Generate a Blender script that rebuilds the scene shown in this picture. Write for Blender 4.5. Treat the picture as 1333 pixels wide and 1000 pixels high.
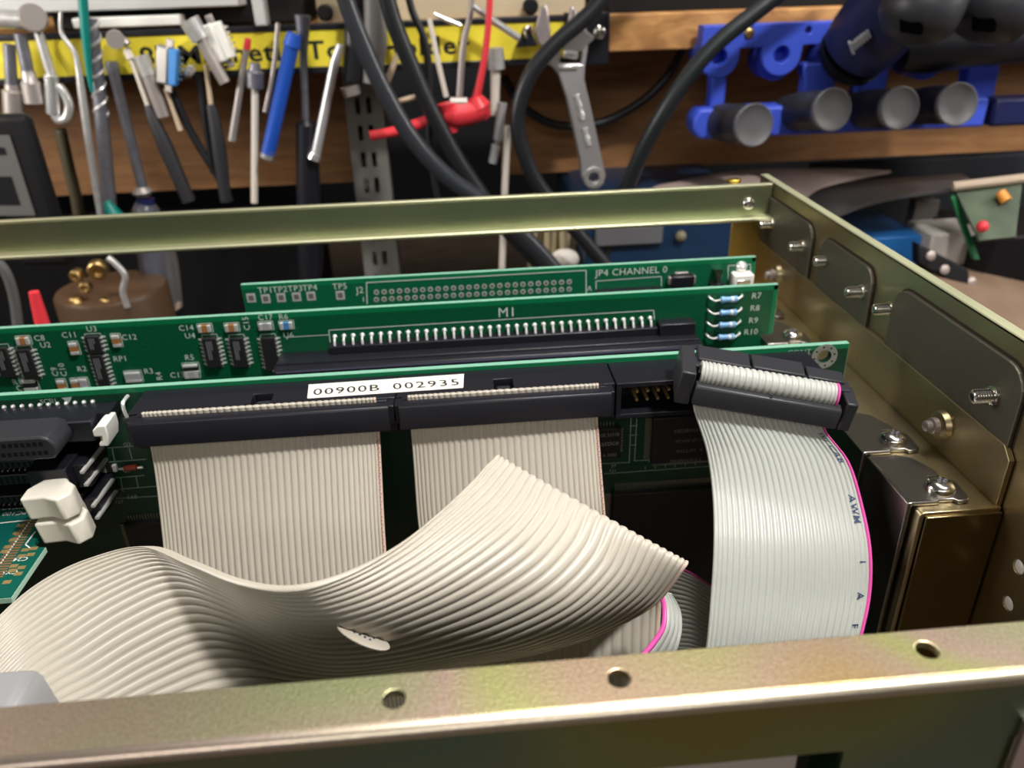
import bpy, math, random
from math import sin, cos, pi, radians, sqrt
from mathutils import Vector, Matrix

for o in list(bpy.data.objects):
    bpy.data.objects.remove(o, do_unlink=True)
SC = bpy.context.scene
COL = SC.collection
random.seed(7)

# ------------------------------------------------------------------ camera
# working frame: millimetres, camera at the origin, x right along the card cage, y away, z up
LIFT = 250.0                      # the camera stands 250 mm above the bench top
def W(p):
    return Vector((p[0] * .001, p[1] * .001, (p[2] + LIFT) * .001))
FPX = 1042.25
PITCH, YAW, ROLL = 0.478559, -0.068073, -0.031585
def _axes():
    a, b, c = PITCH, YAW, ROLL
    Rz = Matrix(((cos(b), -sin(b), 0), (sin(b), cos(b), 0), (0, 0, 1)))
    rt = Vector((1, 0, 0)); fw = Vector((0, cos(a), -sin(a))); up = Vector((0, sin(a), cos(a)))
    r2 = cos(c) * rt + sin(c) * up
    u2 = -sin(c) * rt + cos(c) * up
    return Rz @ r2, Rz @ u2, Rz @ fw
AX, AU, AF = _axes()
cam_d = bpy.data.cameras.new('camera')
cam = bpy.data.objects.new('camera', cam_d); COL.objects.link(cam)
cam.matrix_world = Matrix(((AX.x, AU.x, -AF.x, 0), (AX.y, AU.y, -AF.y, 0), (AX.z, AU.z, -AF.z, LIFT * .001), (0, 0, 0, 1)))
cam_d.sensor_width = 36; cam_d.lens = FPX * 36 / 1333
cam_d.clip_start = .005; cam_d.clip_end = 20
cam_d.dof.use_dof = True; cam_d.dof.focus_distance = .150; cam_d.dof.aperture_fstop = 27
SC.camera = cam

def ray(px, py):
    return AX * ((px - 666.5) / FPX) - AU * ((py - 500) / FPX) + AF
def at(px, py, Y):                # the point of depth Y that the photograph shows at px, py
    d = ray(px, py); return d * (Y / d.y)
def atz(px, py, Z):
    d = ray(px, py); return d * (Z / d.z)
def atx(px, py, X):
    d = ray(px, py); return d * (X / d.x)

# ------------------------------------------------------------------ world, lamps, exposure
SC.view_settings.view_transform = 'Standard'; SC.view_settings.look = 'None'
SC.view_settings.gamma = 1; SC.view_settings.use_curve_mapping = False
SC.view_settings.exposure = 0.0
wd = bpy.data.worlds.new('world'); SC.world = wd; wd.use_nodes = True
wd.node_tree.nodes['Background'].inputs[0].default_value = (1.0, .93, .85, 1)
wd.node_tree.nodes['Background'].inputs[1].default_value = .055
def lamp(name, loc, target, size, power, color, shape='DISK', size_y=None):
    l = bpy.data.lights.new(name, 'AREA'); l.shape = shape; l.size = size
    if size_y: l.size_y = size_y
    l.energy = power; l.color = color
    o = bpy.data.objects.new(name, l); COL.objects.link(o)
    o.location = W(loc)
    o.rotation_euler = (W(target) - W(loc)).to_track_quat('-Z', 'Y').to_euler()
    return o
lamp('bench_lamp', (230, -35, 455), (0, 190, -90), .06, 4.3, (1, .97, .94))
lamp('front_fill', (-150, -900, 560), (0, 400, -60), 1.2, 3.2, (1, .95, .89), 'RECTANGLE', .2)  # added frontal fill that reaches under the shelf and gives metals a reflection
lamp('overhead_fill', (150, 300, 1400), (0, 300, -60), 1.0, 12, (1, .94, .86), 'RECTANGLE', .2)  # added overhead fill, brightens the tools beyond the bench lamp's reach

lamp('left_fill', (-420, 270, 60), (60, 500, -60), .16, 1.3, (1, .95, .88))  # added fill from the left for the tools and back board
lamp('right_fill', (520, 250, 120), (120, 480, -60), .16, 1.3, (1, .95, .90))  # added fill from the right, partner of the left one

# ------------------------------------------------------------------ materials
MATS = {}
def nt(m):
    m.use_nodes = True
    return m.node_tree.nodes, m.node_tree.links, m.node_tree.nodes['Principled BSDF']
def mat(name, col, rough=.5, metal=0., spec=.5, noise=0., nscale=200., bump=0., bscale=600., coat=0., trans=0., ior=1.45):
    if name in MATS: return MATS[name]
    m = bpy.data.materials.new(name); MATS[name] = m
    N, L, b = nt(m)
    c = (col[0], col[1], col[2], 1)
    b.inputs['Base Color'].default_value = c
    b.inputs['Roughness'].default_value = rough
    b.inputs['Metallic'].default_value = metal
    b.inputs['Specular IOR Level'].default_value = spec
    b.inputs['Coat Weight'].default_value = coat
    b.inputs['Coat Roughness'].default_value = .15
    b.inputs['Transmission Weight'].default_value = trans
    b.inputs['IOR'].default_value = ior
    if noise or bump:
        tc = N.new('ShaderNodeTexCoord')
    if noise:
        n = N.new('ShaderNodeTexNoise'); n.inputs['Scale'].default_value = nscale; n.inputs['Detail'].default_value = 4
        L.new(tc.outputs['Object'], n.inputs['Vector'])
        r = N.new('ShaderNodeValToRGB'); L.new(n.outputs['Fac'], r.inputs[0])
        r.color_ramp.elements[0].position = .3; r.color_ramp.elements[1].position = .7
        r.color_ramp.elements[0].color = tuple(max(0, v * (1 - noise)) for v in col) + (1,)
        r.color_ramp.elements[1].color = tuple(min(1, v * (1 + noise)) for v in col) + (1,)
        L.new(r.outputs[0], b.inputs['Base Color'])
    if bump:
        n2 = N.new('ShaderNodeTexNoise'); n2.inputs['Scale'].default_value = bscale; n2.inputs['Detail'].default_value = 2
        L.new(tc.outputs['Object'], n2.inputs['Vector'])
        bp = N.new('ShaderNodeBump'); bp.inputs['Strength'].default_value = bump; bp.inputs['Distance'].default_value = .0004
        L.new(n2.outputs['Fac'], bp.inputs['Height']); L.new(bp.outputs[0], b.inputs['Normal'])
    return m

def zinc(name, stops, scale, rough, grain):
    """yellow-chromated zinc: patches of straw, green and rose over a fine crystal grain"""
    m = bpy.data.materials.new(name); MATS[name] = m
    N, L, b = nt(m)
    b.inputs['Metallic'].default_value = 1; b.inputs['Roughness'].default_value = rough
    tc = N.new('ShaderNodeTexCoord')
    n = N.new('ShaderNodeTexNoise'); n.inputs['Scale'].default_value = scale; n.inputs['Detail'].default_value = 1.5
    L.new(tc.outputs['Object'], n.inputs['Vector'])
    r = N.new('ShaderNodeValToRGB'); L.new(n.outputs['Fac'], r.inputs[0])
    els = r.color_ramp.elements
    els[0].position, els[0].color = stops[0][0], stops[0][1] + (1,)
    els[1].position, els[1].color = stops[-1][0], stops[-1][1] + (1,)
    for p, c in stops[1:-1]:
        e = els.new(p); e.color = c + (1,)
    g = N.new('ShaderNodeTexNoise'); g.inputs['Scale'].default_value = 3200; g.inputs['Detail'].default_value = 1
    L.new(tc.outputs['Object'], g.inputs['Vector'])
    mx = N.new('ShaderNodeMixRGB'); mx.blend_type = 'OVERLAY'; mx.inputs[0].default_value = grain
    L.new(r.outputs[0], mx.inputs[1]); L.new(g.outputs['Fac'], mx.inputs[2])
    L.new(mx.outputs[0], b.inputs['Base Color'])
    bp = N.new('ShaderNodeBump'); bp.inputs['Strength'].default_value = .35 * grain; bp.inputs['Distance'].default_value = .0002
    L.new(g.outputs['Fac'], bp.inputs['Height']); L.new(bp.outputs[0], b.inputs['Normal'])
    return m
M_ZRAIL = zinc('yellow_zinc_rail', [(.30, (.62, .44, .18)), (.42, (.64, .48, .34)), (.50, (.60, .60, .26)), (.57, (.66, .50, .40)), (.70, (.52, .58, .30))], 24, .42, .6)
M_ZFACE = zinc('dark_reflection_zinc', [(.3, (.34, .30, .10)), (.45, (.30, .36, .17)), (.55, (.20, .30, .24)), (.7, (.36, .34, .14))], 18, .28, .1)  # dark green stops paint in the reflection of dark surroundings below
M_ZBACK = zinc('lit_zinc_rail', [(.3, (.58, .60, .40)), (.5, (.64, .63, .43)), (.7, (.66, .60, .40))], 14, .5, .15)
M_ZPANEL = zinc('yellow_zinc_panel', [(.3, (.46, .36, .19)), (.5, (.50, .42, .25)), (.7, (.48, .42, .28))], 16, .36, .2)
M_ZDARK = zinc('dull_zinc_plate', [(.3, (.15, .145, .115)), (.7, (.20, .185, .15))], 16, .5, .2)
M_BRACKET = mat('dark_nickel_bracket', (.30, .28, .26), .32, 1, bump=.05, bscale=2500)
M_NICKEL = mat('bright_nickel', (.78, .75, .70), .18, 1)
M_STEEL = mat('brushed_steel', (.60, .59, .58), .34, .6, noise=.12, nscale=300)
M_DSTEEL = mat('dark_steel', (.20, .20, .23), .40, .6, noise=.15, nscale=250)
M_CHROME = mat('chrome', (.86, .86, .86), .18, .75)
M_PEWTER = mat('worn_pewter', (.42, .38, .36), .42, .6)
M_BRASS = mat('brass', (.55, .38, .16), .35, 1)
M_COPPER = mat('copper_pin', (.66, .36, .18), .3, 1)
M_GOLD = mat('gold_pad', (.62, .44, .18), .3, .6)
M_SOLDER = mat('solder', (.85, .85, .83), .3, .55)
M_PLASTIC = mat('black_plastic', (.010, .010, .015), .36, spec=.5, bump=.03, bscale=3000)
M_PLASTIC2 = mat('charcoal_plastic', (.026, .026, .031), .42, bump=.04, bscale=3000)
M_CHIP = mat('chip_epoxy', (.013, .013, .014), .5, bump=.05, bscale=4000)
M_RUBBER = mat('black_rubber', (.014, .015, .018), .38)
M_BLACK = mat('matt_black', (.006, .006, .007), .55, spec=.25)
M_BEIGE = mat('beige_vinyl', (.515, .475, .40), .38, spec=.5, noise=.03, nscale=60)
M_GREY = mat('pale_grey_vinyl', (.48, .50, .465), .33, spec=.5, noise=.02, nscale=60)
M_PINK = mat('pink_vinyl', (.80, .10, .42), .35)
M_RED_DOT = mat('red_ink', (.55, .10, .07), .6)
M_INK = mat('blue_black_ink', (.03, .05, .12), .6)
M_SILK = mat('white_ink', (.56, .62, .57), .6)
M_CHIPINK = mat('grey_chip_ink', (.13, .13, .14), .6)
M_WHITE = mat('white_plastic', (.80, .79, .74), .4)
M_IVORY = mat('ivory_plastic', (.78, .74, .64), .42)
M_PAPER = mat('white_label_paper', (.80, .79, .72), .6)
M_CERAMIC = mat('brown_ceramic', (.34, .15, .05), .45)
M_CERGREY = mat('grey_ceramic', (.34, .33, .36), .45)
M_CERBLUE = mat('blue_ceramic', (.06, .22, .48), .4)
M_RESBLUE = mat('blue_resistor_lacquer', (.20, .42, .68), .3)
M_RED = mat('red_plastic', (.75, .045, .06), .35)
M_ORANGE = mat('orange_part', (.75, .28, .03), .4)
M_TEAL = mat('teal_plastic', (.0, .19, .16), .4)
M_BLUE = mat('blue_plastic', (.045, .09, .60), .5)
M_BLUETUBE = mat('blue_sleeve', (.012, .075, .42), .4)
M_NAVY = mat('navy_plastic', (.012, .016, .075), .38)
M_TOOLBOX = mat('petrol_blue_plastic', (.008, .030, .075), .4)
M_BLUEBOX = mat('bright_blue_card', (.01, .11, .34), .5)
M_YELLOW = mat('yellow_label', (.84, .70, .05), .45, noise=.05, nscale=40)
M_BLKINK = mat('black_ink', (.012, .012, .012), .6)
M_ALU = mat('aluminium', (.66, .67, .69), .36, .65, bump=.05, bscale=2000)
M_GREYPAINT = mat('grey_painted_steel', (.24, .235, .22), .5, .2)
M_CREAM = mat('cream_paint', (.50, .42, .28), .5)
M_LIGHTGREY = mat('pale_grey_paint', (.48, .48, .47), .45)
M_GREYHANDLE = mat('grey_handle', (.20, .195, .19), .45)
M_CAPGREY = mat('grey_cap', (.10, .10, .105), .5)
M_TAN = mat('tan_wood_stick', (.55, .43, .30), .55)
M_PALESTICK = mat('pale_stick', (.66, .60, .53), .5)
M_CLOTH = mat('pale_rose_cloth', (.36, .28, .25), .85, noise=.2, nscale=25)
M_CARD = mat('brown_card', (.20, .13, .085), .8, noise=.2, nscale=30)
M_CLEAR = mat('clear_acrylic', (.95, .95, .97), .08, trans=.92, ior=1.4)

def pcb(name, col, trace):
    m = bpy.data.materials.new(name); MATS[name] = m
    N, L, b = nt(m)
    b.inputs['Roughness'].default_value = .33; b.inputs['Specular IOR Level'].default_value = .5
    tc = N.new('ShaderNodeTexCoord')
    sep = N.new('ShaderNodeMapping'); L.new(tc.outputs['Object'], sep.inputs[0])
    sep.inputs['Scale'].default_value = (1, 1, 1)
    br = N.new('ShaderNodeTexBrick'); br.inputs['Scale'].default_value = 260
    br.inputs['Mortar Size'].default_value = .06; br.offset = .37
    mp = N.new('ShaderNodeMapping'); mp.inputs['Rotation'].default_value = (pi / 2, 0, 0); mp.inputs['Scale'].default_value = (.55, .4, .7)
    L.new(tc.outputs['Object'], mp.inputs[0]); L.new(mp.outputs[0], br.inputs['Vector'])
    br.inputs['Color1'].default_value = col + (1,); br.inputs['Color2'].default_value = tuple(v * .93 for v in col) + (1,)
    br.inputs['Mortar'].default_value = trace + (1,)
    n = N.new('ShaderNodeTexNoise'); n.inputs['Scale'].default_value = 60; L.new(tc.outputs['Object'], n.inputs['Vector'])
    mx = N.new('ShaderNodeMixRGB'); mx.blend_type = 'MIX'; mx.inputs[1].default_value = col + (1,)
    L.new(br.outputs['Color'], mx.inputs[2]); L.new(n.outputs['Fac'], mx.inputs[0])
    L.new(mx.outputs[0], b.inputs['Base Color'])
    return m
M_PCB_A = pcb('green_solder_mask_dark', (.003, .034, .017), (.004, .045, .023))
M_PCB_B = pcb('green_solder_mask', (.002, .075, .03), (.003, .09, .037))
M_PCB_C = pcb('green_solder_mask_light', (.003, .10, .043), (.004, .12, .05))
M_PCB_M = pcb('green_memory_mask', (.003, .085, .062), (.004, .10, .072))
M_PCBEDGE = mat('pcb_edge_fibreglass', (.20, .44, .32), .5)
M_MARGIN = mat('green_mask_margin', (.003, .16, .06), .35)
M_TINPAD = mat('tinned_pad', (.46, .48, .44), .5, .2)

def wood(name, c1, c2, rough, along):
    m = bpy.data.materials.new(name); MATS[name] = m
    N, L, b = nt(m)
    b.inputs['Roughness'].default_value = rough
    tc = N.new('ShaderNodeTexCoord'); mp = N.new('ShaderNodeMapping')
    mp.inputs['Scale'].default_value = along
    L.new(tc.outputs['Object'], mp.inputs[0])
    n = N.new('ShaderNodeTexNoise'); n.inputs['Scale'].default_value = 30; n.inputs['Detail'].default_value = 6
    n.inputs['Distortion'].default_value = .6
    L.new(mp.outputs[0], n.inputs['Vector'])
    r = N.new('ShaderNodeValToRGB'); L.new(n.outputs['Fac'], r.inputs[0])
    r.color_ramp.elements[0].position = .35; r.color_ramp.elements[0].color = c1 + (1,)
    r.color_ramp.elements[1].position = .65; r.color_ramp.elements[1].color = c2 + (1,)
    L.new(r.outputs[0], b.inputs['Base Color'])
    return m
M_WOODEDGE = wood('plywood_edge', (.34, .15, .045), (.58, .30, .10), .6, (2.2, 1, 5))
M_WOODBACK = wood('stained_plywood', (.22, .10, .035), (.33, .16, .06), .6, (1, 1, 6))
M_BENCH = wood('dark_bench_top', (.05, .035, .022), (.09, .06, .04), .6, (1, 5, 1))
M_WALL = mat('dark_wall_paint', (.013, .014, .017), .8, noise=.2, nscale=6)

# ------------------------------------------------------------------ mesh builder
ORG = {}
class MB:
    def __init__(s): s.v = []; s.f = []
    def add(s, vs, fs):
        b = len(s.v); s.v += [Vector(p) for p in vs]; s.f += [tuple(i + b for i in f) for f in fs]; return s
    def box(s, x0, x1, y0, y1, z0, z1):
        return s.add([(x, y, z) for z in (z0, z1) for y in (y0, y1) for x in (x0, x1)],
                     [(0, 2, 3, 1), (4, 5, 7, 6), (0, 1, 5, 4), (2, 6, 7, 3), (0, 4, 6, 2), (1, 3, 7, 5)])
    def obox(s, o, ex, ey, ez):        # box from a corner and three edge vectors
        o = Vector(o); ex = Vector(ex); ey = Vector(ey); ez = Vector(ez)
        if ex.cross(ey).dot(ez) < 0: o, ex = o + ex, -ex
        return s.add([o + ex * i + ey * j + ez * k for k in (0, 1) for j in (0, 1) for i in (0, 1)],
                     [(0, 2, 3, 1), (4, 5, 7, 6), (0, 1, 5, 4), (2, 6, 7, 3), (0, 4, 6, 2), (1, 3, 7, 5)])
    def cbox(s, c, ex, ey, ez):        # box from its centre and three full edge vectors
        c = Vector(c); ex = Vector(ex); ey = Vector(ey); ez = Vector(ez)
        return s.obox(c - (ex + ey + ez) / 2, ex, ey, ez)
    def lathe(s, p, d, prof, n=20, a0=0):    # prof: (distance along d, radius)
        p = Vector(p); d = Vector(d).normalized()
        u = d.orthogonal().normalized(); w = d.cross(u)
        vs = []; fs = []
        for (t, r) in prof:
            for k in range(n):
                a = a0 + 2 * pi * k / n
                vs.append(p + d * t + (u * cos(a) + w * sin(a)) * max(r, 1e-4))
        for i in range(len(prof) - 1):
            for k in range(n):
                k2 = (k + 1) % n
                fs.append((i * n + k, i * n + k2, (i + 1) * n + k2, (i + 1) * n + k))
        fs.append(tuple(range(n - 1, -1, -1))); fs.append(tuple((len(prof) - 1) * n + k for k in range(n)))
        return s.add(vs, fs)
    def cyl(s, p, q, r, r2=None, n=16):
        p = Vector(p); q = Vector(q); L = (q - p).length
        return s.lathe(p, q - p, [(0, r), (L, r if r2 is None else r2)], n)
    def tube(s, pts, r, n=10, sub=6, flat=None):
        pts = [Vector(p) for p in pts]
        rr = r if isinstance(r, (list, tuple)) else [r] * len(pts)
        P = []; R = []
        if len(pts) > 2 and sub > 1:
            for i in range(len(pts) - 1):
                for k in range(sub):
                    t = k / sub
                    P.append(catmull(pts, i, t)); R.append(rr[i] * (1 - t) + rr[i + 1] * t)
            P.append(pts[-1]); R.append(rr[-1])
        else: P, R = pts, rr
        vs = []; fs = []; u = None
        for i, p in enumerate(P):
            d = (P[min(i + 1, len(P) - 1)] - P[max(i - 1, 0)]).normalized()
            u = (u - d * u.dot(d)).normalized() if u is not None and (u - d * u.dot(d)).length > 1e-6 else d.orthogonal().normalized()
            w = d.cross(u)
            for k in range(n):
                a = 2 * pi * k / n
                vs.append(p + (u * cos(a) + w * sin(a)) * R[i])
        for i in range(len(P) - 1):
            for k in range(n):
                k2 = (k + 1) % n
                fs.append((i * n + k, i * n + k2, (i + 1) * n + k2, (i + 1) * n + k))
        fs.append(tuple(range(n - 1, -1, -1))); fs.append(tuple((len(P) - 1) * n + k for k in range(n)))
        return s.add(vs, fs)
    def prism(s, poly, fn, h):         # polygon (u, v) swept over h along w; fn(u, v, w) -> point
        n = len(poly)
        A = [fn(u, v, 0) for u, v in poly]; B = [fn(u, v, h) for u, v in poly]
        return s.add(A + B, [tuple(range(n - 1, -1, -1)), tuple(range(n, 2 * n))] + [(i, (i + 1) % n, n + (i + 1) % n, n + i) for i in range(n)])
    def ball(s, c, r, n=12, sq=(1, 1, 1)):
        c = Vector(c); vs = []; fs = []; m = n // 2
        for i in range(1, m):
            for k in range(n):
                a, b = pi * i / m, 2 * pi * k / n
                vs.append(c + Vector((r * sq[0] * sin(a) * cos(b), r * sq[1] * sin(a) * sin(b), r * sq[2] * cos(a))))
        t = len(vs); vs += [c + Vector((0, 0, r * sq[2])), c - Vector((0, 0, r * sq[2]))]
        for i in range(m - 2):
            for k in range(n):
                k2 = (k + 1) % n; fs.append((i * n + k, (i + 1) * n + k, (i + 1) * n + k2, i * n + k2))
        for k in range(n):
            k2 = (k + 1) % n; fs.append((t, k, k2)); fs.append((t + 1, (m - 2) * n + k2, (m - 2) * n + k))
        return s.add(vs, fs)
    def text(s, body, o, ex, ey, h, align='LEFT', fn=None, gap=1.0, bold=0.):   # flat lettering of capital height h
        c = bpy.data.curves.new('t', 'FONT'); c.body = body; c.size = 1.0; c.align_x = align; c.resolution_u = 2
        c.space_character = gap; c.offset = bold
        ob = bpy.data.objects.new('t', c); me = bpy.data.meshes.new_from_object(ob)
        k = h / .73; ex = Vector(ex); ey = Vector(ey)
        vs = [(fn(v.co.x * k, v.co.y * k) if fn else Vector(o) + ex * (v.co.x * k) + ey * (v.co.y * k)) for v in me.vertices]
        s.add(vs, [tuple(p.vertices) for p in me.polygons])
        bpy.data.objects.remove(ob); bpy.data.curves.remove(c); bpy.data.meshes.remove(me)
        return s
    def plate(s, outer, holes, fn, th, bev=0.):  # flat sheet with holes; fn(u, v, w) -> point, w in 0..th
        c = bpy.data.curves.new('p', 'CURVE'); c.dimensions = '2D'; c.fill_mode = 'BOTH'
        c.extrude = th / 2 - bev; c.bevel_depth = bev; c.bevel_resolution = 1; c.resolution_u = 1
        if bev: c.offset = -bev
        for loop in [outer] + list(holes):
            sp = c.splines.new('POLY'); sp.points.add(len(loop) - 1); sp.use_cyclic_u = True
            for q, (u, v) in zip(sp.points, loop): q.co = (u, v, 0, 1)
        ob = bpy.data.objects.new('p', c); me = bpy.data.meshes.new_from_object(ob)
        s.add([fn(v.co.x, v.co.y, v.co.z + th / 2) for v in me.vertices], [tuple(p.vertices) for p in me.polygons])
        bpy.data.objects.remove(ob); bpy.data.curves.remove(c); bpy.data.meshes.remove(me)
        return s
    def build(s, name, m, parent=None, smooth=False, bevel=0., seg=2, label=None, kind=None, fixn=False, merge=False):
        org = ORG.get(parent.name, Vector()) if parent else None
        if parent is None:
            zs = [p.z for p in s.v]; n = len(s.v)
            org = W((sum(p.x for p in s.v) / n, sum(p.y for p in s.v) / n, min(zs)))
        me = bpy.data.meshes.new(name)
        me.from_pydata([W(p) - org for p in s.v], [], s.f); me.validate()
        if fixn or merge:
            import bmesh
            bm = bmesh.new(); bm.from_mesh(me)
            bmesh.ops.remove_doubles(bm, verts=bm.verts, dist=1e-6)
            bmesh.ops.recalc_face_normals(bm, faces=bm.faces); bm.to_mesh(me); bm.free()
        me.materials.append(m)
        o = bpy.data.objects.new(name, me); COL.objects.link(o)
        if parent: o.parent = parent
        else: o.location = org
        ORG[o.name] = org
        if smooth:
            me.shade_smooth()
            if smooth != 'full': me.set_sharp_from_angle(angle=radians(38))
        if bevel:
            bv = o.modifiers.new('edge', 'BEVEL'); bv.width = bevel * .001; bv.segments = seg; bv.limit_method = 'ANGLE'; bv.angle_limit = radians(40)
            me.shade_smooth(); me.set_sharp_from_angle(angle=radians(60))
        if label: o['label'] = label
        if kind: o['kind'] = kind
        return o
def catmull(P, i, t):
    a = P[max(i - 1, 0)]; b = P[i]; c = P[min(i + 1, len(P) - 1)]; d = P[min(i + 2, len(P) - 1)]
    return .5 * ((2 * b) + (c - a) * t + (2 * a - 5 * b + 4 * c - d) * t * t + (3 * b - a - 3 * c + d) * t ** 3)
def thing(name, label, cat, base, group=None):
    o = bpy.data.objects.new(name, None); COL.objects.link(o)
    o.location = W(base); o.empty_display_size = .01
    o['label'] = label; o['category'] = cat
    if group: o['group'] = group
    ORG[o.name] = W(base)
    return o
def tag(o, label, cat, group=None):
    o['label'] = label; o['category'] = cat
    if group: o['group'] = group
    return o
def copy_part(o, delta, parent=None):        # a copy of a part and its sub-parts, moved by delta (mm)
    c = o.copy(); COL.objects.link(c); c.parent = parent or o.parent
    c.location = o.location + Vector(delta) * .001
    ORG[c.name] = ORG[o.name] if parent is None else ORG[parent.name]
    for ch in o.children:
        d = ch.copy(); COL.objects.link(d); d.parent = c; d.location = ch.location
    return c
def rrect(x0, x1, y0, y1, r, n=5):
    out = []
    for cx, cy, a in ((x1 - r, y1 - r, 0), (x0 + r, y1 - r, pi / 2), (x0 + r, y0 + r, pi), (x1 - r, y0 + r, 1.5 * pi)):
        for k in range(n + 1):
            t = a + pi / 2 * k / n; out.append((cx + r * cos(t), cy + r * sin(t)))
    return out
def circ(x, y, r, n=20):
    return [(x + r * cos(2 * pi * k / n), y + r * sin(2 * pi * k / n)) for k in range(n)]
def FXY(z): return lambda u, v, w: (u, v, z + w)
def FYZ(x): return lambda u, v, w: (x + w, u, v)
def FXZ(y): return lambda u, v, w: (u, y + w, v)

def pan_head(mb, p, d, r=2.9, h=2.0):         # dome of a screw; the cross recess comes separately
    mb.lathe(p, d, [(0, r), (h * .35, r), (h * .7, r * .88), (h * .92, r * .6), (h, r * .25)], 24)
def cross_slot(mb, p, d, r, h):
    d = Vector(d).normalized(); u = d.orthogonal().normalized(); w = d.cross(u); p = Vector(p)
    u, w = (u + w).normalized(), (w - u).normalized()
    for a, b in ((u, w), (w, u)): mb.cbox(p + d * (h * .86), a * r * 1.25, b * r * .26, d * (h * .5))
def stud(mb, p, d, r, L, pitch=.55):          # threaded stud end
    prof = [(0, r * 1.55), (.5, r * 1.5), (.7, r)]
    t = .7
    while t < L:
        prof += [(t + pitch * .5, r * 1.12), (t + pitch, r * .9)]; t += pitch
    prof.append((t + .15, r * .7))
    mb.lathe(p, d, prof, 18)

# ------------------------------------------------------------------ the room
bench = MB().box(-1200, 1200, -1200, 930, -290, -250).build('floor', M_BENCH); bench['kind'] = 'structure'
wall = MB().box(-900, 900, 930, 960, -290, 700).build('wall_back', M_WALL); wall['kind'] = 'structure'

# ------------------------------------------------------------------ card cage (chassis)
ch = thing('card_cage', 'gold yellow-zinc sheet metal card cage holding three circuit boards', 'chassis', (-20, 170, -250))
ZT = -67.5
RH = []
for px, py in ((513, 910), (806, 883), (1207, 846)):
    q = atz(px, py, ZT); RH.append(circ(q.x, q.y, 1.22, 24))
YB, YF = 63.6, 56.0
# front rail: holed top flange, rolled edge, front face with a window cut in it
mb = MB().plate([(-190, YF + 1.2), (112, YF + 1.2), (112, YB), (-190, YB)], RH, FXY(ZT - 1.0), 1.0, .14)
mb.build('front_rail', M_ZRAIL, ch, label='near rail with rose and green tinted zinc and three holes')
rad = 1.25
N_ = 10
vs = []; fs = []
prof = [(YF + rad - rad * sin(k * pi / 2 / N_), ZT - rad + rad * cos(k * pi / 2 / N_)) for k in range(N_ + 1)]
prof = [(YF + rad + .02, ZT)] + prof
inner = [(YF + .9, ZT - rad), (YF + 1.3, ZT - .95)]
P2 = prof + inner
for x in (-190, 112):
    for y, z in P2: vs.append((x, y, z))
n = len(P2)
for i in range(n): fs.append((i, (i + 1) % n, n + (i + 1) % n, n + i))
fs += [tuple(range(n - 1, -1, -1)), tuple(range(n, 2 * n))]
MB().add(vs, fs).build('rail_fold', zinc('highlight_zinc_fold', [(.3, (.74, .64, .44)), (.5, (.76, .70, .52)), (.7, (.76, .62, .52))], 22, .33, .25), ch, smooth=True, fixn=True)  # paler zinc colour paints in a whiter highlight along the fold
# lower face left and right of the window
wx = at(1097, 985, YF).x
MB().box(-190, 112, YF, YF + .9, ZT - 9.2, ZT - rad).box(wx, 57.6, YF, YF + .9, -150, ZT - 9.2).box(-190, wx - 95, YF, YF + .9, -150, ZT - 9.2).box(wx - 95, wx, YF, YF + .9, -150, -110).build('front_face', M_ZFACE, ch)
MB().box(58.4, 112, YF - .9, YF + .1, -150, ZT - 6.5).build('front_tab', mat('rose_zinc_tab', (.42, .32, .29), .5, .6), ch, bevel=.2)
# back rail: upright face coloured as in shade, lips of the same zinc coloured as lit
mb = MB().box(-260, 109.6, 266, 267.2, -78.2, -68.2)
br_ = mb.build('back_rail', zinc('shaded_zinc_rail', [(.3, (.30, .34, .21)), (.5, (.36, .38, .24)), (.7, (.38, .36, .21))], 14, .42, .15), ch, label='far rail with dull green zinc and a bright lower lip')
MB().box(-260, 109.6, 265.9, 268.2, -68.7, -67.6).build('rail_top', M_ZBACK, br_, bevel=.3)
MB().box(-260, 109.6, 261.6, 267.2, -79.4, -78.0).build('rail_lip', M_ZBACK, br_, bevel=.6, seg=3)
MB().box(98.5, 110, 271, 272.2, -250, -78).build('corner_post', mat('amber_zinc', (.60, .43, .14), .35, 1), ch, bevel=.2)
mb = MB(); p = at(974, 265, 266); pan_head(mb, p, (0, -1, 0), 2.2, 1.6)
s1 = mb.build('rail_screw', M_NICKEL, ch, smooth=True)
mb = MB(); cross_slot(mb, p, (0, -1, 0), 1.3, 1.6); mb.build('screw_recess', M_DSTEEL, s1)
MB().lathe((97.5, 271, -67.8), (0, 0, 1), [(0, 2.6), (1.0, 2.6), (1.3, 2.2)], 6).build('cage_nut', mat('yellow_nut', (.75, .55, .10), .3, 1), ch, bevel=.2)
# side panel: openings with rounded corners, and a duller plate behind them
rects = [rrect(229.5, 272, -96, -72.3, 5), rrect(191, 223.5, -96, -73, 5), rrect(129.5, 180, -96, -72.3, 6)]
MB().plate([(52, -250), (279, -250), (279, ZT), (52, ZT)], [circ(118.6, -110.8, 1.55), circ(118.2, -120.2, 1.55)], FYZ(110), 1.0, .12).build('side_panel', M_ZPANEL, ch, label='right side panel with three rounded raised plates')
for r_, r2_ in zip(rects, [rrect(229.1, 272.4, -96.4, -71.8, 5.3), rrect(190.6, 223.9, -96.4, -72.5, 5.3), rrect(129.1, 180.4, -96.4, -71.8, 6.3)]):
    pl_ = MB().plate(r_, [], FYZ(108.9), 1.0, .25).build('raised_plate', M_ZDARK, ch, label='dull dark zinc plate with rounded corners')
    MB().plate(r2_, [], FYZ(109.85), .12).build('plate_seam', mat('shaded_grimy_seam', (.03, .02, .01), .7), pl_)  # dark rim paints in the shadow gap, with dirt, round the plate
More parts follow.
